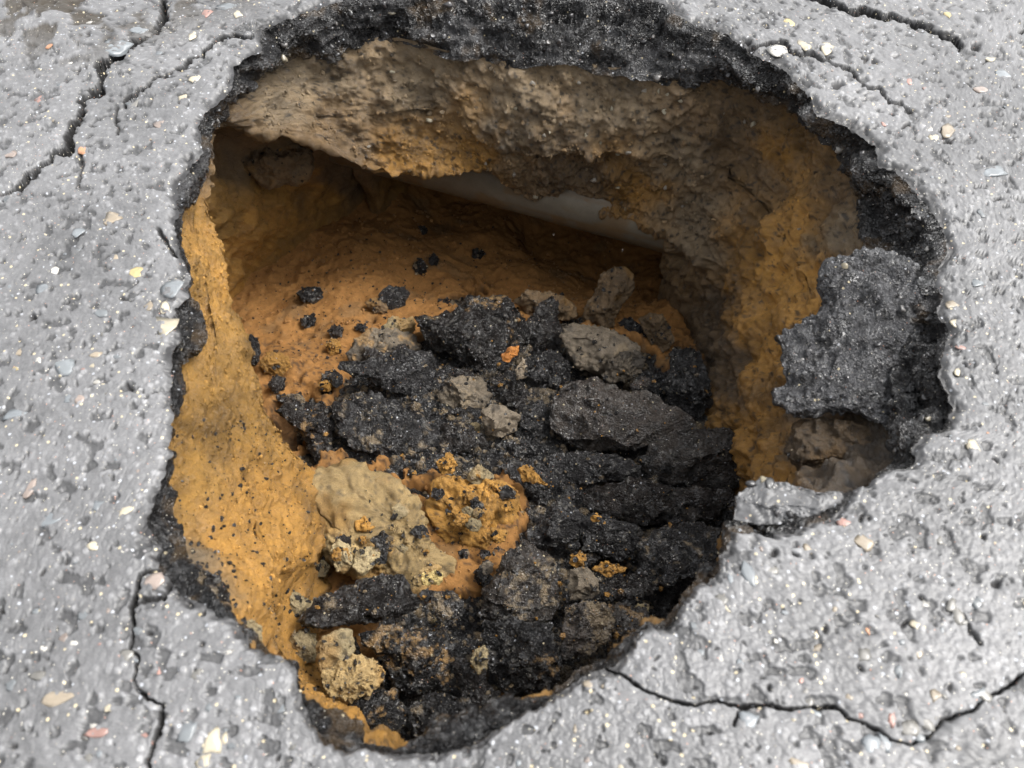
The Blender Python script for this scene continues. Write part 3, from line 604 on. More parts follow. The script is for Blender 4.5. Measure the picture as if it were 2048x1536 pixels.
# back of the heap
P('tall brown rock leaning upright in the dark under the right pipe end', [(1163,617),(1187,579),(1207,548),(1242,531),(1269,545),(1276,576),(1269,593),(1249,613),(1235,641),(1228,661),(1190,647),(1167,634)], 'brown', .0, tone=.8, ground=True)
P('low ochre clod behind the crest of the heap, left of the tall brown rock', [(1030,603),(1054,586),(1098,582),(1132,589),(1153,613),(1153,632),(1132,640),(1119,640),(1064,640)], 'brown', -.02, ground=True)
P('small flat-sided brown rock between the tall brown rock and the right soil wall', [(1276,637),(1303,627),(1324,627),(1334,647),(1348,671),(1351,685),(1334,702),(1324,706),(1303,690),(1290,662)], 'brown', .0, tone=.9, ground=True)
P('small black chunk wedged below the tall brown rock', [(1235,645),(1262,628),(1278,640),(1302,682),(1324,710),(1300,718),(1270,695),(1245,670)], 'tar', -.03, ground=True)
P('big black asphalt chunk on the crest of the heap with a rusty flake beside it', [(823,631),(875,630),(905,628),(915,603),(940,586),(1013,596),(1043,622),(1055,660),(1046,702),(1012,738),(965,752),(940,745),(900,718),(868,710),(842,680)], 'tar', .06, thick=.75, dust=.1, stones=12)
P('narrow upright black chunk touching the right side of the crest chunk', [(1046,655),(1078,610),(1105,591),(1121,603),(1121,637),(1127,671),(1114,704),(1091,706),(1064,703),(1050,685)], 'tar', .03)
P('grey brown angular rock with a pale face in the upper right of the heap', [(1119,641),(1173,642),(1228,663),(1262,683),(1281,695),(1278,714),(1240,730),(1195,748),(1150,735),(1130,705),(1117,671)], 'grey', .05, dust=.1)
P('rounded dark grey rock just below the pale faced rock', [(1215,722),(1240,705),(1276,700),(1292,719),(1285,745),(1255,764),(1221,768),(1203,750)], 'grey', .05, tone=.6)
P('tall black chunk standing against the dark right soil wall', [(1334,706),(1351,695),(1385,691),(1406,710),(1415,747),(1425,781),(1415,820),(1394,838),(1365,842),(1341,818),(1330,781),(1338,747)], 'tar', .06)
P('dark block squeezed between the big flat slab and the tall right chunk', [(1280,742),(1334,745),(1344,781),(1325,815),(1282,795),(1268,765)], 'tar', .0)
P('black chunk with jagged face between the crest chunk and the flat slab', [(1035,740),(1075,705),(1115,700),(1150,735),(1140,765),(1110,790),(1065,800),(1040,780)], 'tar', .0)
P('largest flat dark brown slab in the right middle of the heap', [(1105,788),(1139,757),(1194,745),(1228,762),(1259,779),(1303,789),(1334,815),(1388,839),(1395,855),(1351,876),(1313,890),(1242,901),(1173,905),(1132,893),(1096,861),(1089,829)], 'tarbrown', .08, thick=.5, facets=7, rough=.75, stones=10)
P('wide dark slab with a black rounded right end beside the right soil wall', [(1300,892),(1345,868),(1392,857),(1433,850),(1462,854),(1490,887),(1499,924),(1497,968),(1467,979),(1378,974),(1310,960),(1278,935)], 'tarbrown', .05, thick=.6, rough=.8, tone=.7)
P('dark shelf of asphalt below the wide right slab, split by a level crack', [(1159,985),(1220,965),(1290,962),(1380,976),(1466,980),(1470,1013),(1446,1046),(1381,1050),(1278,1044),(1210,1034),(1155,1018)], 'tar', .04, thick=.5)
P('triangular black slab pointing left with a grey upper edge', [(673,737),(683,722),(751,713),(813,703),(862,705),(878,734),(870,775),(838,807),(796,790),(755,772),(705,753)], 'tar', .07, thick=.6, facets=6)
P('grey brown earthy clod on the sand above the triangular slab', [(688,705),(712,680),(745,660),(790,655),(830,668),(848,695),(815,712),(760,722),(700,728)], 'grey', .02, dust=.25)
P('yellow brown clod lying at the left foot of the crest chunk', [(766,650),(785,634),(805,640),(826,630),(832,660),(812,670),(790,668),(772,664)], 'olive', .05, sub_=4)
P('dusty grey brown lump in the middle of the heap, right of the triangular slab', [(868,790),(885,765),(920,745),(960,755),(985,790),(975,825),(940,840),(895,830)], 'grey', .02, dust=.5)
P('black lump below the crest chunk with grey crumbs stuck to it', [(975,760),(1010,742),(1050,760),(1055,795),(1040,822),(1000,815),(970,795)], 'tar', .03, dust=.12)
P('rounded grey stone left of the largest flat slab', [(966,826),(985,812),(1009,813),(1037,833),(1036,860),(1005,878),(972,874)], 'grey', .06, sub_=4, tone=1.2)
P('black chunk under the left corner of the largest flat slab', [(1040,815),(1085,800),(1105,840),(1100,880),(1060,890),(1035,865)], 'tar', .02)
P('black chunk at the left foot of the heap beside the ochre bank', [(546,821),(573,803),(642,800),(671,819),(676,853),(665,901),(671,925),(642,936),(618,908),(606,876),(588,845)], 'tar', .05, dust=.12)
P('broad black mass of asphalt below the triangular slab', [(668,812),(700,790),(744,780),(796,804),(838,828),(885,867),(882,905),(830,925),(760,915),(700,900),(678,860)], 'tar', .05, thick=.6, dust=.18, rough=1.3)
P('black lump in the middle, above the ochre heap', [(880,850),(920,838),(970,870),(985,900),(950,925),(905,915),(880,890)], 'tar', .02, dust=.22)
P('flat black lump below the rounded grey stone', [(985,885),(1040,870),(1095,895),(1100,925),(1050,935),(1000,925)], 'tar', .0, dust=.1)
P('rough black piece below the largest flat slab', [(1100,905),(1180,905),(1240,905),(1285,930),(1280,962),(1200,970),(1130,965),(1095,940)], 'tar', .03, thick=.6)
# lower half
P('sand heap between black pieces in the lower middle', [(852,1000),(865,965),(905,950),(960,952),(1010,955),(1045,985),(1060,1030),(1030,1070),(985,1110),(955,1140),(925,1150),(890,1100),(858,1055)], 'ochre', .04, thick=.55, facets=5, rough=1., sub_=6, box=.9)
P('long beige slab of sandy soil sloping down from the ochre bank', [(604,965),(638,938),(710,932),(761,949),(813,966),(849,999),(860,1050),(872,1090),(905,1125),(932,1163),(953,1201),(949,1242),(928,1305),(900,1305),(870,1262),(835,1225),(800,1190),(740,1165),(680,1140),(655,1110),(648,1071),(645,1010)], 'beige', .06, thick=.55, facets=9, rough=1.1, tone=.72, sub_=6, box=.9)
P('olive stone with a sharp lower edge on the left of the beige slab', [(655,1100),(675,1080),(700,1090),(710,1119),(698,1146),(672,1144)], 'olive', .14, sub_=4, tone=1.3)
P('second olive stone set in the beige slab, right of the sharp one', [(708,1105),(730,1092),(753,1092),(760,1122),(722,1150),(707,1134)], 'olive', .14, sub_=4, tone=1.4)
P('pale yellow stone set in the right of the beige slab', [(840,1148),(862,1134),(886,1148),(878,1170),(846,1172)], 'yellow', .14, sub_=4)
P('small dark olive stone on the sand beside the beige slab', [(626,1135),(645,1122),(660,1132),(656,1150),(636,1154)], 'olive', .07, sub_=4, tone=.7)
P('black clump at the top left corner of the beige slab', [(592,984),(618,980),(642,994),(664,1013),(656,1026),(614,1020),(598,1005)], 'tar', .12, sub_=4)
P('long black slab lying across the lower end of the beige slab', [(588,1244),(635,1199),(662,1182),(720,1158),(761,1150),(808,1150),(846,1200),(836,1220),(772,1235),(710,1249),(642,1263),(601,1256)], 'tar', .13, thick=.6, dust=.05)
P('dusty black lump at the lower right end of the beige slab', [(868,1190),(895,1178),(922,1195),(928,1230),(905,1255),(878,1240),(862,1215)], 'tar', .13, sub_=4, dust=.12)
P('brown clod at the left tip of the long black slab', [(561,1190),(590,1182),(628,1201),(634,1214),(627,1233),(587,1233),(565,1218)], 'olive', .1, sub_=4)
P('grey green clod at the left, below the tip of the long black slab', [(578,1276),(601,1257),(635,1264),(638,1303),(630,1326),(608,1330),(582,1307)], 'olive', .07, sub_=4, tone=.75)
P('knobbly brown clod below the long black slab', [(633,1280),(655,1266),(680,1262),(705,1258),(712,1280),(716,1300),(698,1322),(676,1342),(642,1350),(630,1310)], 'olive', .13)
P('large ochre clod with black crumbs stuck to its top', [(640,1348),(676,1322),(727,1303),(760,1318),(775,1344),(771,1364),(733,1392),(690,1406),(660,1392),(643,1374)], 'beige', .13, tone=.95)
P('greyish dusty asphalt mass below the long black slab', [(712,1268),(778,1244),(832,1252),(884,1268),(904,1310),(900,1356),(881,1384),(813,1388),(783,1368),(768,1318),(718,1296)], 'tar', .07, thick=.7, dust=.33)
P('black jagged piece at the front left of the heap by the hole edge', [(693,1410),(730,1380),(794,1378),(818,1424),(810,1452),(762,1468),(715,1448)], 'tar', .06, dust=.2)
P('dusty dark piece at the very front of the heap', [(812,1420),(850,1392),(900,1385),(941,1400),(953,1432),(880,1470),(825,1475)], 'tar', .05, dust=.38)
P('black piece in the gap left of the tall front chunk', [(900,1318),(930,1320),(958,1352),(1005,1380),(1000,1415),(955,1435),(925,1385)], 'tar', .02)
P('small brown clod standing in the gap left of the tall front chunk', [(946,1298),(970,1289),(980,1312),(977,1339),(957,1349),(942,1322)], 'olive', .1, sub_=4)
P('smooth black ridge rising right of the sand heap', [(1046,1066),(1090,1028),(1138,993),(1164,1035),(1156,1073),(1110,1098),(1065,1090)], 'tar', .06)
P('tall black chunk with brown stains in the lower middle of the heap', [(1000,1110),(1046,1076),(1094,1095),(1118,1112),(1125,1160),(1122,1205),(1103,1240),(1050,1255),(990,1250),(957,1235),(964,1180),(988,1160)], 'tarbrown', .08, thick=.75, dust=.12, tone=.75)
P('black front chunk below the brown stained chunk', [(957,1240),(1010,1235),(1065,1240),(1105,1245),(1112,1290),(1125,1320),(1122,1365),(1060,1388),(1005,1382),(968,1330)], 'tar', .07, thick=.7, dust=.05)
P('small grey brown block right of the brown stained chunk', [(1138,1140),(1173,1134),(1198,1160),(1198,1188),(1169,1203),(1140,1199),(1134,1167)], 'grey', .1, sub_=4, dust=.1)
P('grey brown angular piece below the small grey block', [(1123,1214),(1176,1199),(1212,1206),(1226,1242),(1219,1278),(1176,1314),(1128,1318),(1119,1269)], 'tarbrown', .1, dust=.38, tone=1.6)
P('dark brown jagged piece by the lower right hole edge', [(1215,1205),(1258,1209),(1292,1226),(1302,1262),(1262,1288),(1210,1310),(1222,1249)], 'tarbrown', .08, dust=.25, tone=.9)
P('black mass under the lower right hole edge', [(1306,1056),(1381,1044),(1450,1048),(1440,1139),(1412,1165),(1358,1205),(1335,1252),(1300,1238),(1292,1173),(1276,1139),(1268,1091)], 'tar', .06, thick=.7, dust=.06)
P('flat black slab with a straight edge above the dark brown jagged piece', [(1198,1172),(1245,1150),(1292,1140),(1302,1190),(1250,1200),(1204,1200)], 'tar', .08, thick=.6)
P('black lumpy piece between the dark shelf and the lower right mass', [(1155,1037),(1220,1032),(1275,1050),(1276,1092),(1235,1118),(1170,1098)], 'tar', .05)
P('black strip of asphalt above the sand heap and right of its ochre clod', [(1000,930),(1060,925),(1110,935),(1160,985),(1140,1000),(1085,1020),(1050,985),(1010,955)], 'tar', .02)
P('orange flaky crumb stuck on the right flank of the crest chunk', [(1000,710),(1015,695),(1040,690),(1034,710),(1018,726),(1006,722)], 'rust', .16, sub_=3, thick=.4)
P('pinkish grey crumb below the rusty flake on the crest chunk', [(1030,738),(1045,715),(1056,735),(1050,755),(1035,760)], 'grey', .11, sub_=4, tone=2.2)
P('pointed ochre clod above the sand heap', [(873,926),(899,901),(915,927),(911,946),(882,952)], 'ochre', .09, sub_=4)
P('rounded brown clod on top of the sand heap', [(934,960),(957,925),(987,948),(989,967),(950,976)], 'olive', .11, sub_=4)
P('elongated ochre clod on black asphalt right of the sand heap', [(1034,938),(1060,925),(1079,949),(1098,970),(1073,972),(1046,964)], 'ochre', .1, sub_=4)
P('tiny ochre crumb on the black ridge right of the sand heap', [(1180,1034),(1193,1023),(1205,1034),(1195,1045),(1184,1044)], 'ochre', .11, sub_=3)
P('flat patch of orange sand on the black slab by the lower right edge', [(1180,1138),(1210,1120),(1257,1136),(1217,1158)], 'ochre', .12, sub_=4, thick=.4)
P('ochre clod with a black spot left of the flat orange sand patch', [(1140,1110),(1160,1102),(1175,1116),(1162,1134),(1142,1132)], 'ochre', .1, sub_=4)
P('grey pebble at the lower tip of the sand heap', [(962,1130),(975,1118),(988,1128),(985,1148),(966,1150)], 'grey', .08, sub_=3, tone=1.3)
P('grey brown soil lump clinging to the left cavity wall under the lip', [(470,310),(500,284),(540,276),(590,284),(621,301),(628,338),(608,369),(573,365),(539,379),(505,360),(474,340)], 'brown', .0, z=-.47, rough=.8, tone=.9)
P('brown clod on the hole edge at the lower left, half under the road', [(479,1245),(505,1236),(524,1255),(521,1283),(485,1283)], 'olive', .0, z=-.12, sub_=4)
P('crumbly black and brown lump on the lower left hole edge', [(375,1150),(400,1138),(440,1150),(455,1180),(464,1228),(440,1235),(405,1205)], 'tar', .0, z=-.085, dust=.35)
P('ochre clod at the foot of the left sand slope', [(518,722),(540,702),(575,712),(584,735),(560,755),(526,748)], 'ochre', .05, sub_=4, tone=.85, ground=True)
P('round ochre clod left of the earthy clod', [(648,690),(662,676),(682,684),(682,706),(662,712)], 'ochre', .06, sub_=4, tone=.9, ground=True)
P('small orange clod above the black mass', [(634,768),(650,758),(664,770),(658,786),(640,782)], 'ochre', .05, sub_=4, ground=True)
P('brown flat clod touching the black chunk on the sand near the crest', [(730,604),(752,592),(778,604),(774,626),(748,626)], 'brown', .01, sub_=4, ground=True)
# black bits lying on the sand floor
BITS = [([(592,588),(612,572),(640,576),(647,594),(630,608),(604,602)],'black piece on the open sand at the left, largest there'),([(756,585),(775,570),(800,576),(812,566),(822,588),(808,612),(780,618),(764,602)],'black piece on the sand left of the heap crest'),
 ([(824,532),(842,516),(856,532),(852,552),(832,548)],'lower of two black pieces side by side on the far sand'),([(856,516),(868,504),(880,518),(876,532),(862,532)],'upper of two black pieces side by side on the far sand'),([(836,452),(850,450),(854,466),(844,470)],'black piece highest on the dark sand under the pipe'),
 ([(944,500),(958,494),(972,508),(960,520),(946,514)],'lone black piece on the shaded sand below the pipe'),([(488,690),(500,668),(518,676),(524,705),(512,735),(494,722)],'upright black piece between the left lip and the sand'),([(598,640),(614,628),(634,636),(630,652),(608,658)],'black piece below the largest one on the open sand'),
 ([(534,768),(552,748),(572,756),(570,780),(548,790)],'black piece beside the left bank below the ochre clod'),([(552,795),(570,786),(580,800),(566,810)],'black piece just above the leftmost chunk of the heap'),([(654,660),(668,646),(688,658),(684,676),(664,678)],'dark grey piece on the sand above the round ochre clod'),([(706,655),(722,646),(738,656),(728,668)],'dark grey piece beside the earthy clod')]
for pts, lab in BITS: piece('asphalt_fragment', lab, 'fragment', pts, 'tar', ground=True, group='black fragments on the sand', sub_=4)
# small lumps filling the gaps of the heap: nothing tells them apart
lumps = []
heap = np.array([(560,800),(700,720),(840,640),(1000,640),(1120,680),(1300,740),(1420,800),(1480,960),(1440,1060),(1340,1230),(1180,1330),(960,1420),(760,1450),(640,1330),(600,950)])
def inside(p, poly):
    x, y = p; c = False
    for (x1, y1), (x2, y2) in zip(poly, np.roll(poly, -1, 0)):
        if (y1 > y) != (y2 > y) and x < (x2 - x1) * (y - y1) / (y2 - y1) + x1: c = not c
    return c
REFS = [(1215,590,'the tall brown rock'),(1092,612,'the ochre clod behind the crest'),(945,670,'the big crest chunk'),(1085,650,'the narrow upright chunk'),(1200,695,'the pale faced rock'),(1250,735,'the rounded dark grey rock'),(1375,765,'the tall right chunk'),(1235,825,'the largest flat slab'),
 (1405,915,'the wide right slab'),(1315,1010,'the dark split shelf'),(780,750,'the triangular slab'),(765,695,'the earthy clod'),(925,790,'the dusty grey brown lump'),(1000,845,'the rounded grey stone'),(620,870,'the leftmost chunk of the heap'),(770,860,'the broad black mass'),(955,1050,'the sand heap'),
 (760,1050,'the long beige slab'),(715,1205,'the long black slab'),(605,1290,'the grey green clod'),(675,1300,'the knobbly brown clod'),(705,1350,'the large ochre clod'),(835,1310,'the greyish dusty mass'),(765,1420,'the front left jagged piece'),(885,1430,'the dusty piece at the front'),(960,1320,'the clod in the front gap'),
 (1100,1050,'the smooth black ridge'),(1045,1170,'the brown stained tall chunk'),(1050,1310,'the black front chunk'),(1170,1170,'the small grey brown block'),(1175,1255,'the grey brown angular piece'),(1255,1245,'the dark brown jagged piece'),(1370,1130,'the black mass at the lower right'),(1245,1170,'the straight edged black slab'),(1060,950,'the long ochre clod')]
n = tries = 0; used = set()
while n < 85 and tries < 4000:
    tries += 1
    x, y = rnd.uniform(560, 1480), rnd.uniform(660, 1450)
    if not inside((x, y), heap): continue
    r = rnd.uniform(8, 23); kd = rnd.choices(['tar', 'tarbrown', 'grey', 'olive'], [8, 3, 1.2, .7])[0]; du = rnd.choice([0, 0, .15, .35])
    rx, ry, rn = min(REFS, key=lambda q: (q[0] - x) ** 2 + (q[1] - y) ** 2)
    side = ('right of ' if x > rx else 'left of ') if abs(x - rx) > abs(y - ry) else ('below ' if y > ry else 'above ')
    lab = ('tiny ' if r < 12 else 'small ' if r < 17 else 'fist sized ') + ('dusty ' if du > .2 else '') + {'tar': 'black', 'tarbrown': 'dark brown', 'grey': 'grey brown', 'olive': 'yellow brown'}[kd] + ' lump ' + side + rn
    if lab in used: continue
    used.add(lab); na = 7; a0 = rnd.random() * 6
    pts = [(x + r * rnd.uniform(.7, 1.3) * math.cos(a0 + k * 2 * math.pi / na), y + r * .85 * rnd.uniform(.7, 1.3) * math.sin(a0 + k * 2 * math.pi / na)) for k in range(na)]
    piece('rubble_lump', lab, 'lump', pts, kd, rnd.uniform(-.005, .06), group='small lumps in the rubble heap', sub_=3 if r < 14 else 4, seed=n + 4000, dust=du)
    n += 1

P('ochre patch of sand clods on the upper part of the beige slab', [(688,990),(720,974),(765,992),(772,1020),(735,1042),(698,1028)], 'ochre', .125, sub_=5)
P('black smear of tar crumbs on the right of the beige slab', [(738,1082),(765,1062),(784,1074),(774,1100),(770,1128),(756,1122),(757,1096)], 'tar', .155, sub_=4)
slabp = np.array([(640,960),(720,950),(800,985),(850,1050),(900,1130),(930,1190),(900,1230),(820,1180),(740,1150),(670,1110),(650,1030)]); heapp = np.array([(870,980),(920,955),(1000,960),(1050,1010),(1020,1070),(960,1120),(910,1110),(870,1040)])
n = tries = 0
while n < 44 and tries < 3000:
    tries += 1; on = rnd.random() < .6; pl = slabp if on else heapp
    x, y = rnd.uniform(640, 1060), rnd.uniform(945, 1240)
    if not inside((x, y), pl): continue
    r = rnd.uniform(6, 21); kd = rnd.choices(['beige', 'ochre', 'tar', 'olive'], [6, 3, 2, 3] if on else [1, 6, 1.5, 1])[0]
    hx, hy = ('right' if x > pl[:, 0].mean() else 'left'), ('lower' if y > pl[:, 1].mean() else 'upper')
    lab = ('tiny ' if r < 10 else 'small ' if r < 15 else 'thumb sized ') + {'beige': 'tan', 'ochre': 'orange', 'tar': 'black', 'olive': 'grey tan'}[kd] + ' clod on the ' + hy + ' ' + hx + ' of the ' + ('beige slab' if on else 'sand heap')
    if lab in used: continue
    used.add(lab); na = 8; a0 = rnd.random() * 6
    pts = [(x + r * rnd.uniform(.65, 1.35) * math.cos(a0 + k * 2 * math.pi / na), y + r * .85 * rnd.uniform(.65, 1.35) * math.sin(a0 + k * 2 * math.pi / na)) for k in range(na)]
    piece('soil_crumb', lab, 'crumb', pts, kd, rnd.uniform(.12, .15) if on else rnd.uniform(.085, .11), group='crumbs on the beige slab and sand heap', sub_=3, seed=n + 6000, tone=rnd.uniform(.7, 1.1))
    n += 1

# ------------------------------------------------------------------ slab of asphalt caught on the right ledge, flap at the right edge
P('broken asphalt slab caught on the right side of the hole, rough wet top tilted up', [(1649,519),(1690,517),(1724,505),(1775,505),(1826,526),(1848,560),(1862,620),(1866,685),(1873,737),(1866,822),(1842,851),(1792,855),(1741,838),(1690,824),(1640,826),(1584,834),(1567,808),(1546,805),(1548,785),(1567,771),(1562,720),(1560,679),(1569,659),(1615,632),(1649,608),(1640,575)], 'slab', .0, z=-.10, thick=.22, facets=3, sub_=7, box=.5, rough=.7, face=(-.3, -.2, 1), stones=34)
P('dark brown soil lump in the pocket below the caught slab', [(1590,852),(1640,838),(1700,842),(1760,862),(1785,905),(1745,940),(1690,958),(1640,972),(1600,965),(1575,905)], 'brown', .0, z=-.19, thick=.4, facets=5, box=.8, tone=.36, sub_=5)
P('detached grey flap of road surface along the lower right hole edge', [(1471,993),(1502,966),(1539,960),(1587,977),(1638,988),(1686,977),(1692,994),(1674,1014),(1632,1033),(1574,1050),(1526,1051),(1485,1046),(1462,1042)], 'road', .0, z=-.022, thick=.3, facets=3, box=.3, rough=.35, face=(-.12, -.1, 1), stones=10, tone=.8)

# ------------------------------------------------------------------ stones set in the road surface (parts of the road)
D3, F3 = ico(2)
KNOWN = [(330,655,30,26,'cream'),(125,733,34,18,'slate'),(345,575,28,18,'slate'),(270,543,18,11,'yellow'),(103,541,14,12,'white'),(425,1485,26,30,'cream'),(410,1525,20,16,'cream'),(448,1478,10,14,'cream'),(1730,1090,24,18,'tan'),(1690,1045,22,10,'pink'),(1948,893,16,12,'cream'),
 (105,1040,28,14,'bluegrey'),(188,1092,14,10,'cream'),(255,1022,16,18,'cream'),(200,1465,30,10,'pink'),(290,1475,22,9,'pink'),(120,1400,34,14,'tan'),(310,1165,22,18,'pinkish'),(395,1350,14,9,'grey'),(318,1345,6,18,'pink'),(220,1420,9,9,'cream'),(150,1290,8,8,'white'),(90,1300,8,8,'white'),
 (230,90,42,14,'bluegrey'),(275,54,26,9,'bluegrey'),(220,440,26,14,'tan'),(230,515,10,6,'tan'),(320,245,14,12,'pinkish'),(95,88,7,5,'orange'),(385,65,10,10,'cream'),(390,155,15,8,'cream'),(365,190,12,9,'cream'),(270,205,10,16,'grey'),(412,20,14,10,'pink'),(475,25,14,7,'cream'),(455,8,30,8,'slate'),
 (1578,42,13,9,'yellow'),(1560,100,24,14,'white'),(1610,90,14,12,'cream'),(1655,95,16,14,'cream'),(1820,162,8,6,'pink'),(1767,247,5,5,'pink'),(1862,257,7,6,'white'),(1895,262,16,14,'tan'),(1870,275,18,8,'cream'),(1965,178,16,8,'pinkish'),(2010,145,20,9,'bluegrey'),(1985,345,30,10,'bluegrey'),(1985,115,12,7,'cream'),(1895,30,10,6,'yellow'),
 (1912,640,12,9,'cream'),(1908,605,14,10,'tan'),(1918,742,8,9,'cream'),(1965,1390,14,14,'grey'),(1850,1210,16,12,'grey'),(1900,1210,18,14,'grey'),(1912,1235,20,13,'grey'),(1830,1253,12,11,'cream'),(1550,1282,7,5,'white'),(1632,1270,8,8,'cream'),(1610,1385,9,8,'grey'),(1780,1440,10,16,'pink'),(1720,1432,8,8,'pink'),(1602,1362,8,6,'pink'),(1735,1260,5,14,'orange'),
 (1820,1460,22,16,'grey'),(1850,1445,24,22,'grey'),(1600,1530,28,14,'tan'),(1745,1490,24,26,'bluegrey'),(1770,1490,12,24,'bluegrey'),(1500,1440,26,28,'bluegrey'),(1640,1430,20,16,'bluegrey'),(1540,1140,20,12,'grey'),(1495,1150,18,30,'bluegrey'),(1462,1160,10,14,'bluegrey'),(1450,1215,4,16,'cream'),(1670,1215,6,16,'tan'),(1810,1390,6,4,'white'),(1480,1330,12,8,'bluegrey'),
 (160,800,12,10,'pinkish'),(60,980,12,20,'pinkish'),(30,830,26,12,'bluegrey'),(85,575,16,10,'bluegrey'),(330,610,12,14,'cream'),(190,710,16,8,'tan'),(165,740,6,6,'pink'),(75,720,8,8,'white'),(155,465,14,9,'bluegrey'),(40,700,12,10,'tan'),(20,310,14,8,'pinkish'),(75,195,10,8,'pink'),(165,300,10,9,'orange')]
TINT = {'cream': (.43, .38, .28), 'white': (.45, .43, .39), 'tan': (.27, .225, .165), 'yellow': (.40, .32, .15), 'pink': (.30, .175, .145), 'pinkish': (.26, .21, .18), 'orange': (.38, .19, .10), 'slate': (.165, .178, .185), 'bluegrey': (.175, .19, .20), 'grey': (.165, .158, .142)}
spots = list(KNOWN)
poly0 = u0[::8]
tries = 0
while len(spots) < 235 and tries < 9000:
    tries += 1
    x, y = rnd.uniform(-5, 2050), rnd.uniform(-5, 1540)
    if inside((x, y), poly0 + (poly0 - [CX, CY]) * .03): continue
    fs = .55 + .75 * y / 1536; a = rnd.choice([4, 4, 5, 6, 7, 8, 10, 13, 17]) * fs
    spots.append((x, y, a * rnd.uniform(.8, 1.3), a * (.45 + .4 * y / 1536) * rnd.uniform(.7, 1.2), rnd.choices(list(TINT), [2.5, 2, 5, 1, .8, 1.5, .4, 8, 10, 12])[0]))
for i, (x, y, a, b, t) in enumerate(spots):
    r = np.random.default_rng(i + 900)
    c = at(np.array(float(x)), np.array(float(y)), np.array(0.)); dd = np.linalg.norm(c - [0, 0, CAMH]); mpp = dd / F
    sv = (CAMH / dd); ra = a * mpp * .85; rb = b * mpp / max(sv, .4) * .85; hgt = min(.0014, .10 * min(ra, rb)) + .0006
    ia = int((math.atan2(y - CY, x - CX) % (2 * math.pi)) / (2 * math.pi) * NA) % NA; ir = int(np.argmin(np.abs(RR[:, ia] - math.hypot(x - CX, y - CY)))); zz = float(np.median(Gsurf[max(0, ir - 4):ir + 5, ia, 2])) - .0003
    rot = r.uniform(0, math.pi) if abs(ra - rb) < .3 * ra else r.normal() * .25
    V, vf = chip(i + 77); V = V / np.abs(V).max(0); V[:, 2] = np.clip(V[:, 2] * 1.3, -1, .9)
    V = np.stack([V[:, 0] * ra, V[:, 1] * rb, V[:, 2] * hgt], -1); cr_, sr_ = math.cos(rot), math.sin(rot)
    V[:, :2] = V[:, :2] @ np.array([[cr_, sr_], [-sr_, cr_]])
    pg = np.empty((len(V), 4)); pg[:, :3] = np.array(TINT[t]) * (.9 + .25 * r.random()) * (.85 if i < len(KNOWN) else .68); pg[:, :3] *= (1 + .2 * fbm(V + i, 90, 3, i))[:, None]; pg[:, 3] = .42
    me = make_mesh('stone', V, tris=vf, pig=pg)
    link('stone', me, M_stone, road, (c[0], c[1], zz))

# ------------------------------------------------------------------ crumbs nobody could count
IV, IF = ico(1)
def strew(name, label, pts, sizes, cols, mat, seed, ro=.5, cat=None):
    r = np.random.default_rng(seed); n = len(pts); iv, jf = IV, IF
    V = np.repeat(iv[None], n, 0) * (1 + .3 * r.normal(size=(n, len(iv), 1)).clip(-1.5, 1.5))
    V = V * r.uniform(.6, 1.3, (n, 1, 3)) * sizes[:, None, None] + pts[:, None, :]
    fc = (jf[None] + (np.arange(n) * len(iv))[:, None, None]).reshape(-1, 3)
    pg = np.empty((n, len(iv), 4)); pg[..., :3] = cols[:, None, :]; pg[..., 3] = ro
    o = link(name, make_mesh(name, V.reshape(-1, 3), tris=fc, pig=pg.reshape(-1, 4), smooth=False), mat)
    return tag(o, label, cat, kind='stuff')
r = np.random.default_rng(5)
# black grit on the sand floor and on the left bank
fp = to_px(FP); w = np.exp(-(((fp[:, 0] - 680) / 260) ** 2 + ((fp[:, 1] - 640) / 130) ** 2)) + .8 * np.exp(-(((fp[:, 0] - 900) / 110) ** 2 + ((fp[:, 1] - 1020) / 110) ** 2)) + .25 * np.exp(-(((fp[:, 0] - 900) / 250) ** 2 + ((fp[:, 1] - 520) / 60) ** 2))
w = w * (FP[:, 2] < -.4); i1 = r.choice(len(FP), 1500, p=w / w.sum())
g1 = FP[i1] + np.c_[r.normal(0, .004, (1500, 2)), np.full(1500, .001)]
bank = np.where((pq[:, 0] > 340) & (pq[:, 0] < 660) & (pq[:, 1] > 840) & (pq[:, 1] < 1440) & (rowt > 12) & (rowt < 170))[0]; i2 = r.choice(bank, 700)
bank2 = np.where((pq[:, 0] > 360) & (pq[:, 0] < 470) & (pq[:, 1] > 1050) & (pq[:, 1] < 1240) & (rowt > 6) & (rowt < 90))[0]; i3 = r.choice(bank2, 50)
g2 = SW[np.r_[i2, i3]] + SWn[np.r_[i2, i3]] * .0008
gp = np.concatenate([g1, g2]); sz = .0012 + .0035 * r.random(len(gp)) ** 5; sz[-50:] += .003 * r.random(50)
strew('asphalt_grit', 'scattered black asphalt grit on the orange sand', gp, sz, np.clip(C_TAR * r.uniform(.8, 2.2, (len(gp), 1)), 0, 1), M_tar, 6)
inbed = np.array((bpx[:, 0] > 480) & (bpx[:, 0] < 1500) & (bpx[:, 1] > 560))
bk = np.where((pq[:, 0] > 340) & (pq[:, 0] < 660) & (pq[:, 1] > 330) & (pq[:, 1] < 1500) & (rowt > 8) & (rowt < 180))[0]; ii = r.choice(bk, 3200)
strew('sand_grains', 'coarse sand and soil grains on the left sand bank', SW[ii] + SWn[ii] * .0006, .0012 + .003 * r.random(3200) ** 3, ps[ii, :3] * r.uniform(.65, 1.5, (3200, 1)), M_rock, 12)
fw = np.where((pq[:, 1] > 90) & (pq[:, 1] < 480) & (pq[:, 0] > 520) & (pq[:, 0] < 1700) & (rowt > 6) & (rowt < 128))[0]; ii = r.choice(fw, 2600)
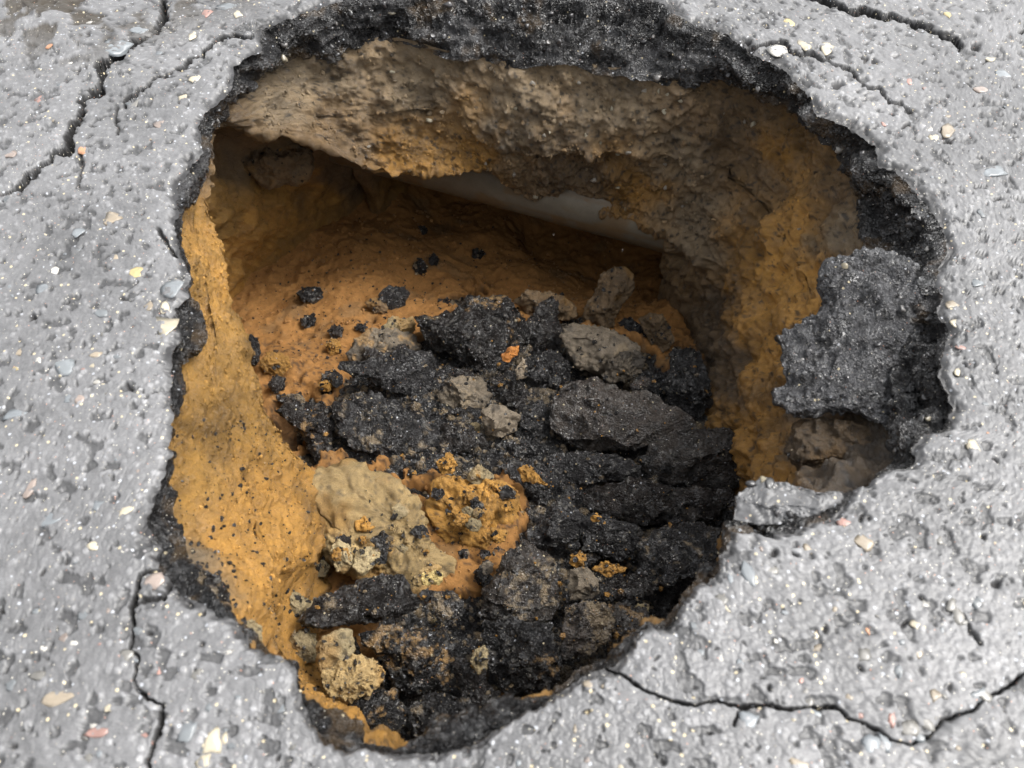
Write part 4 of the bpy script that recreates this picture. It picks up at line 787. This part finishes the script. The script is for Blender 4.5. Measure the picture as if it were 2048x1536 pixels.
strew('soil_grains', 'small soil grains on the far soil wall', SW[ii] + SWn[ii] * .0008, .0016 + .005 * r.random(2600) ** 4, ps[ii, :3] * r.uniform(.6, 1.5, (2600, 1)), M_rock, 13)
for i_ in r.choice(fw, 70, replace=False):
    a_ = r.uniform(.004, .010); sv_, sf_ = chip(int(i_)); sv_ = sv_ * a_; sp_ = np.empty((len(sv_), 4))
    sp_[:, :3] = np.array([C_GREY * 1.2, [.22, .20, .17], C_BROWN, [.30, .27, .2]])[r.choice(4)]; sp_[:, 3] = .3
    link('stone', make_mesh('stone', sv_, tris=sf_, pig=sp_), M_rock, soil, SW[i_] - SWn[i_] * a_ * .1)
fs_ = np.where((fpx[:, 1] > 400) & (fpx[:, 1] < 1500) & (fpx[:, 0] > 450) & (fpx[:, 0] < 1400) & (FP[:, 2] < -.3) & (bt < .6))[0]; ii = r.choice(fs_, 3600)
strew('floor_grains', 'loose sand grains and small soil crumbs on the cavity floor', FP[ii] + np.c_[r.normal(0, .005, (3600, 2)), np.full(3600, .0008)], .0014 + .006 * r.random(3600) ** 5, pf4[ii, :3] * r.uniform(.7, 1.35, (3600, 1)), M_rock, 14)
# crumbs of sand, soil and asphalt on the heap
hp, hc = [], []
for Wd, vn, kd in PILE:
    ok = np.where((vn[:, 2] > .25) & (Wd[:, 2] < -.2))[0]
    if not len(ok): continue
    m = int(min(700 if kd in ('ochre', 'beige') else 45, len(ok) * .012 + 3)); ii = r.choice(ok, m)
    hp.append(Wd[ii] + vn[ii] * .001)
    pal = np.array([C_TAR * 1.5, C_TAR * 2.5, C_DUST * .8, C_OCHRE, C_GREY]) if kd in ('tar', 'tarbrown') else np.array([C_TAR, C_TAR * 1.6, C_TAR * 2, C_OCHRE, C_DUST])
    hc.append(pal[r.choice(5, m, p=[.45, .3, .1, .09, .06])])
okb = np.where((bb > .45) & inbed)[0]; ii = r.choice(okb, 6000)
hp.append(BP[ii] + np.array([0, 0, .0015])); hc.append(np.array([C_TAR, C_TAR * 1.6, C_TAR * 2.5, C_GREY * .7, C_DUST * .7, C_OCHRE])[r.choice(6, 6000, p=[.4, .25, .13, .1, .07, .05])])
hp, hc = np.concatenate(hp), np.concatenate(hc)
strew('rubble_crumbs', 'loose crumbs of asphalt and sand strewn over the heap', hp, .0013 + .0055 * r.random(len(hp)) ** 4, hc, M_tar, 8)

# ------------------------------------------------------------------ raindrops falling in front of the pipe
gm = bpy.data.materials.new('water_drop'); gm.use_nodes = True; gb = gm.node_tree.nodes['Principled BSDF']
gb.inputs['Transmission Weight'].default_value = 1; gb.inputs['Roughness'].default_value = .02; gb.inputs['IOR'].default_value = 1.33
dv = D3 * np.array([.0016, .0016, .0032]); dv[:, :2] *= (1 - .45 * np.clip(D3[:, 2:3], 0, 1))
dme = make_mesh('raindrop', dv, tris=F3); dme.materials.append(gm)
for x, y, lab in ((1213,335,'raindrop in front of the far soil wall, right of the middle'),(807,238,'raindrop in front of the far soil wall at its left'),(1058,572,'raindrop falling in front of the dark sand above the heap crest'),(1107,470,'raindrop just under the pipe near its middle'),(1245,500,'raindrop under the right part of the pipe')):
    p = at(np.array(float(x)), np.array(float(y)), np.array(-.2))
    tag(link('raindrop', dme, None, None, p), lab, 'raindrop', 'falling raindrops')
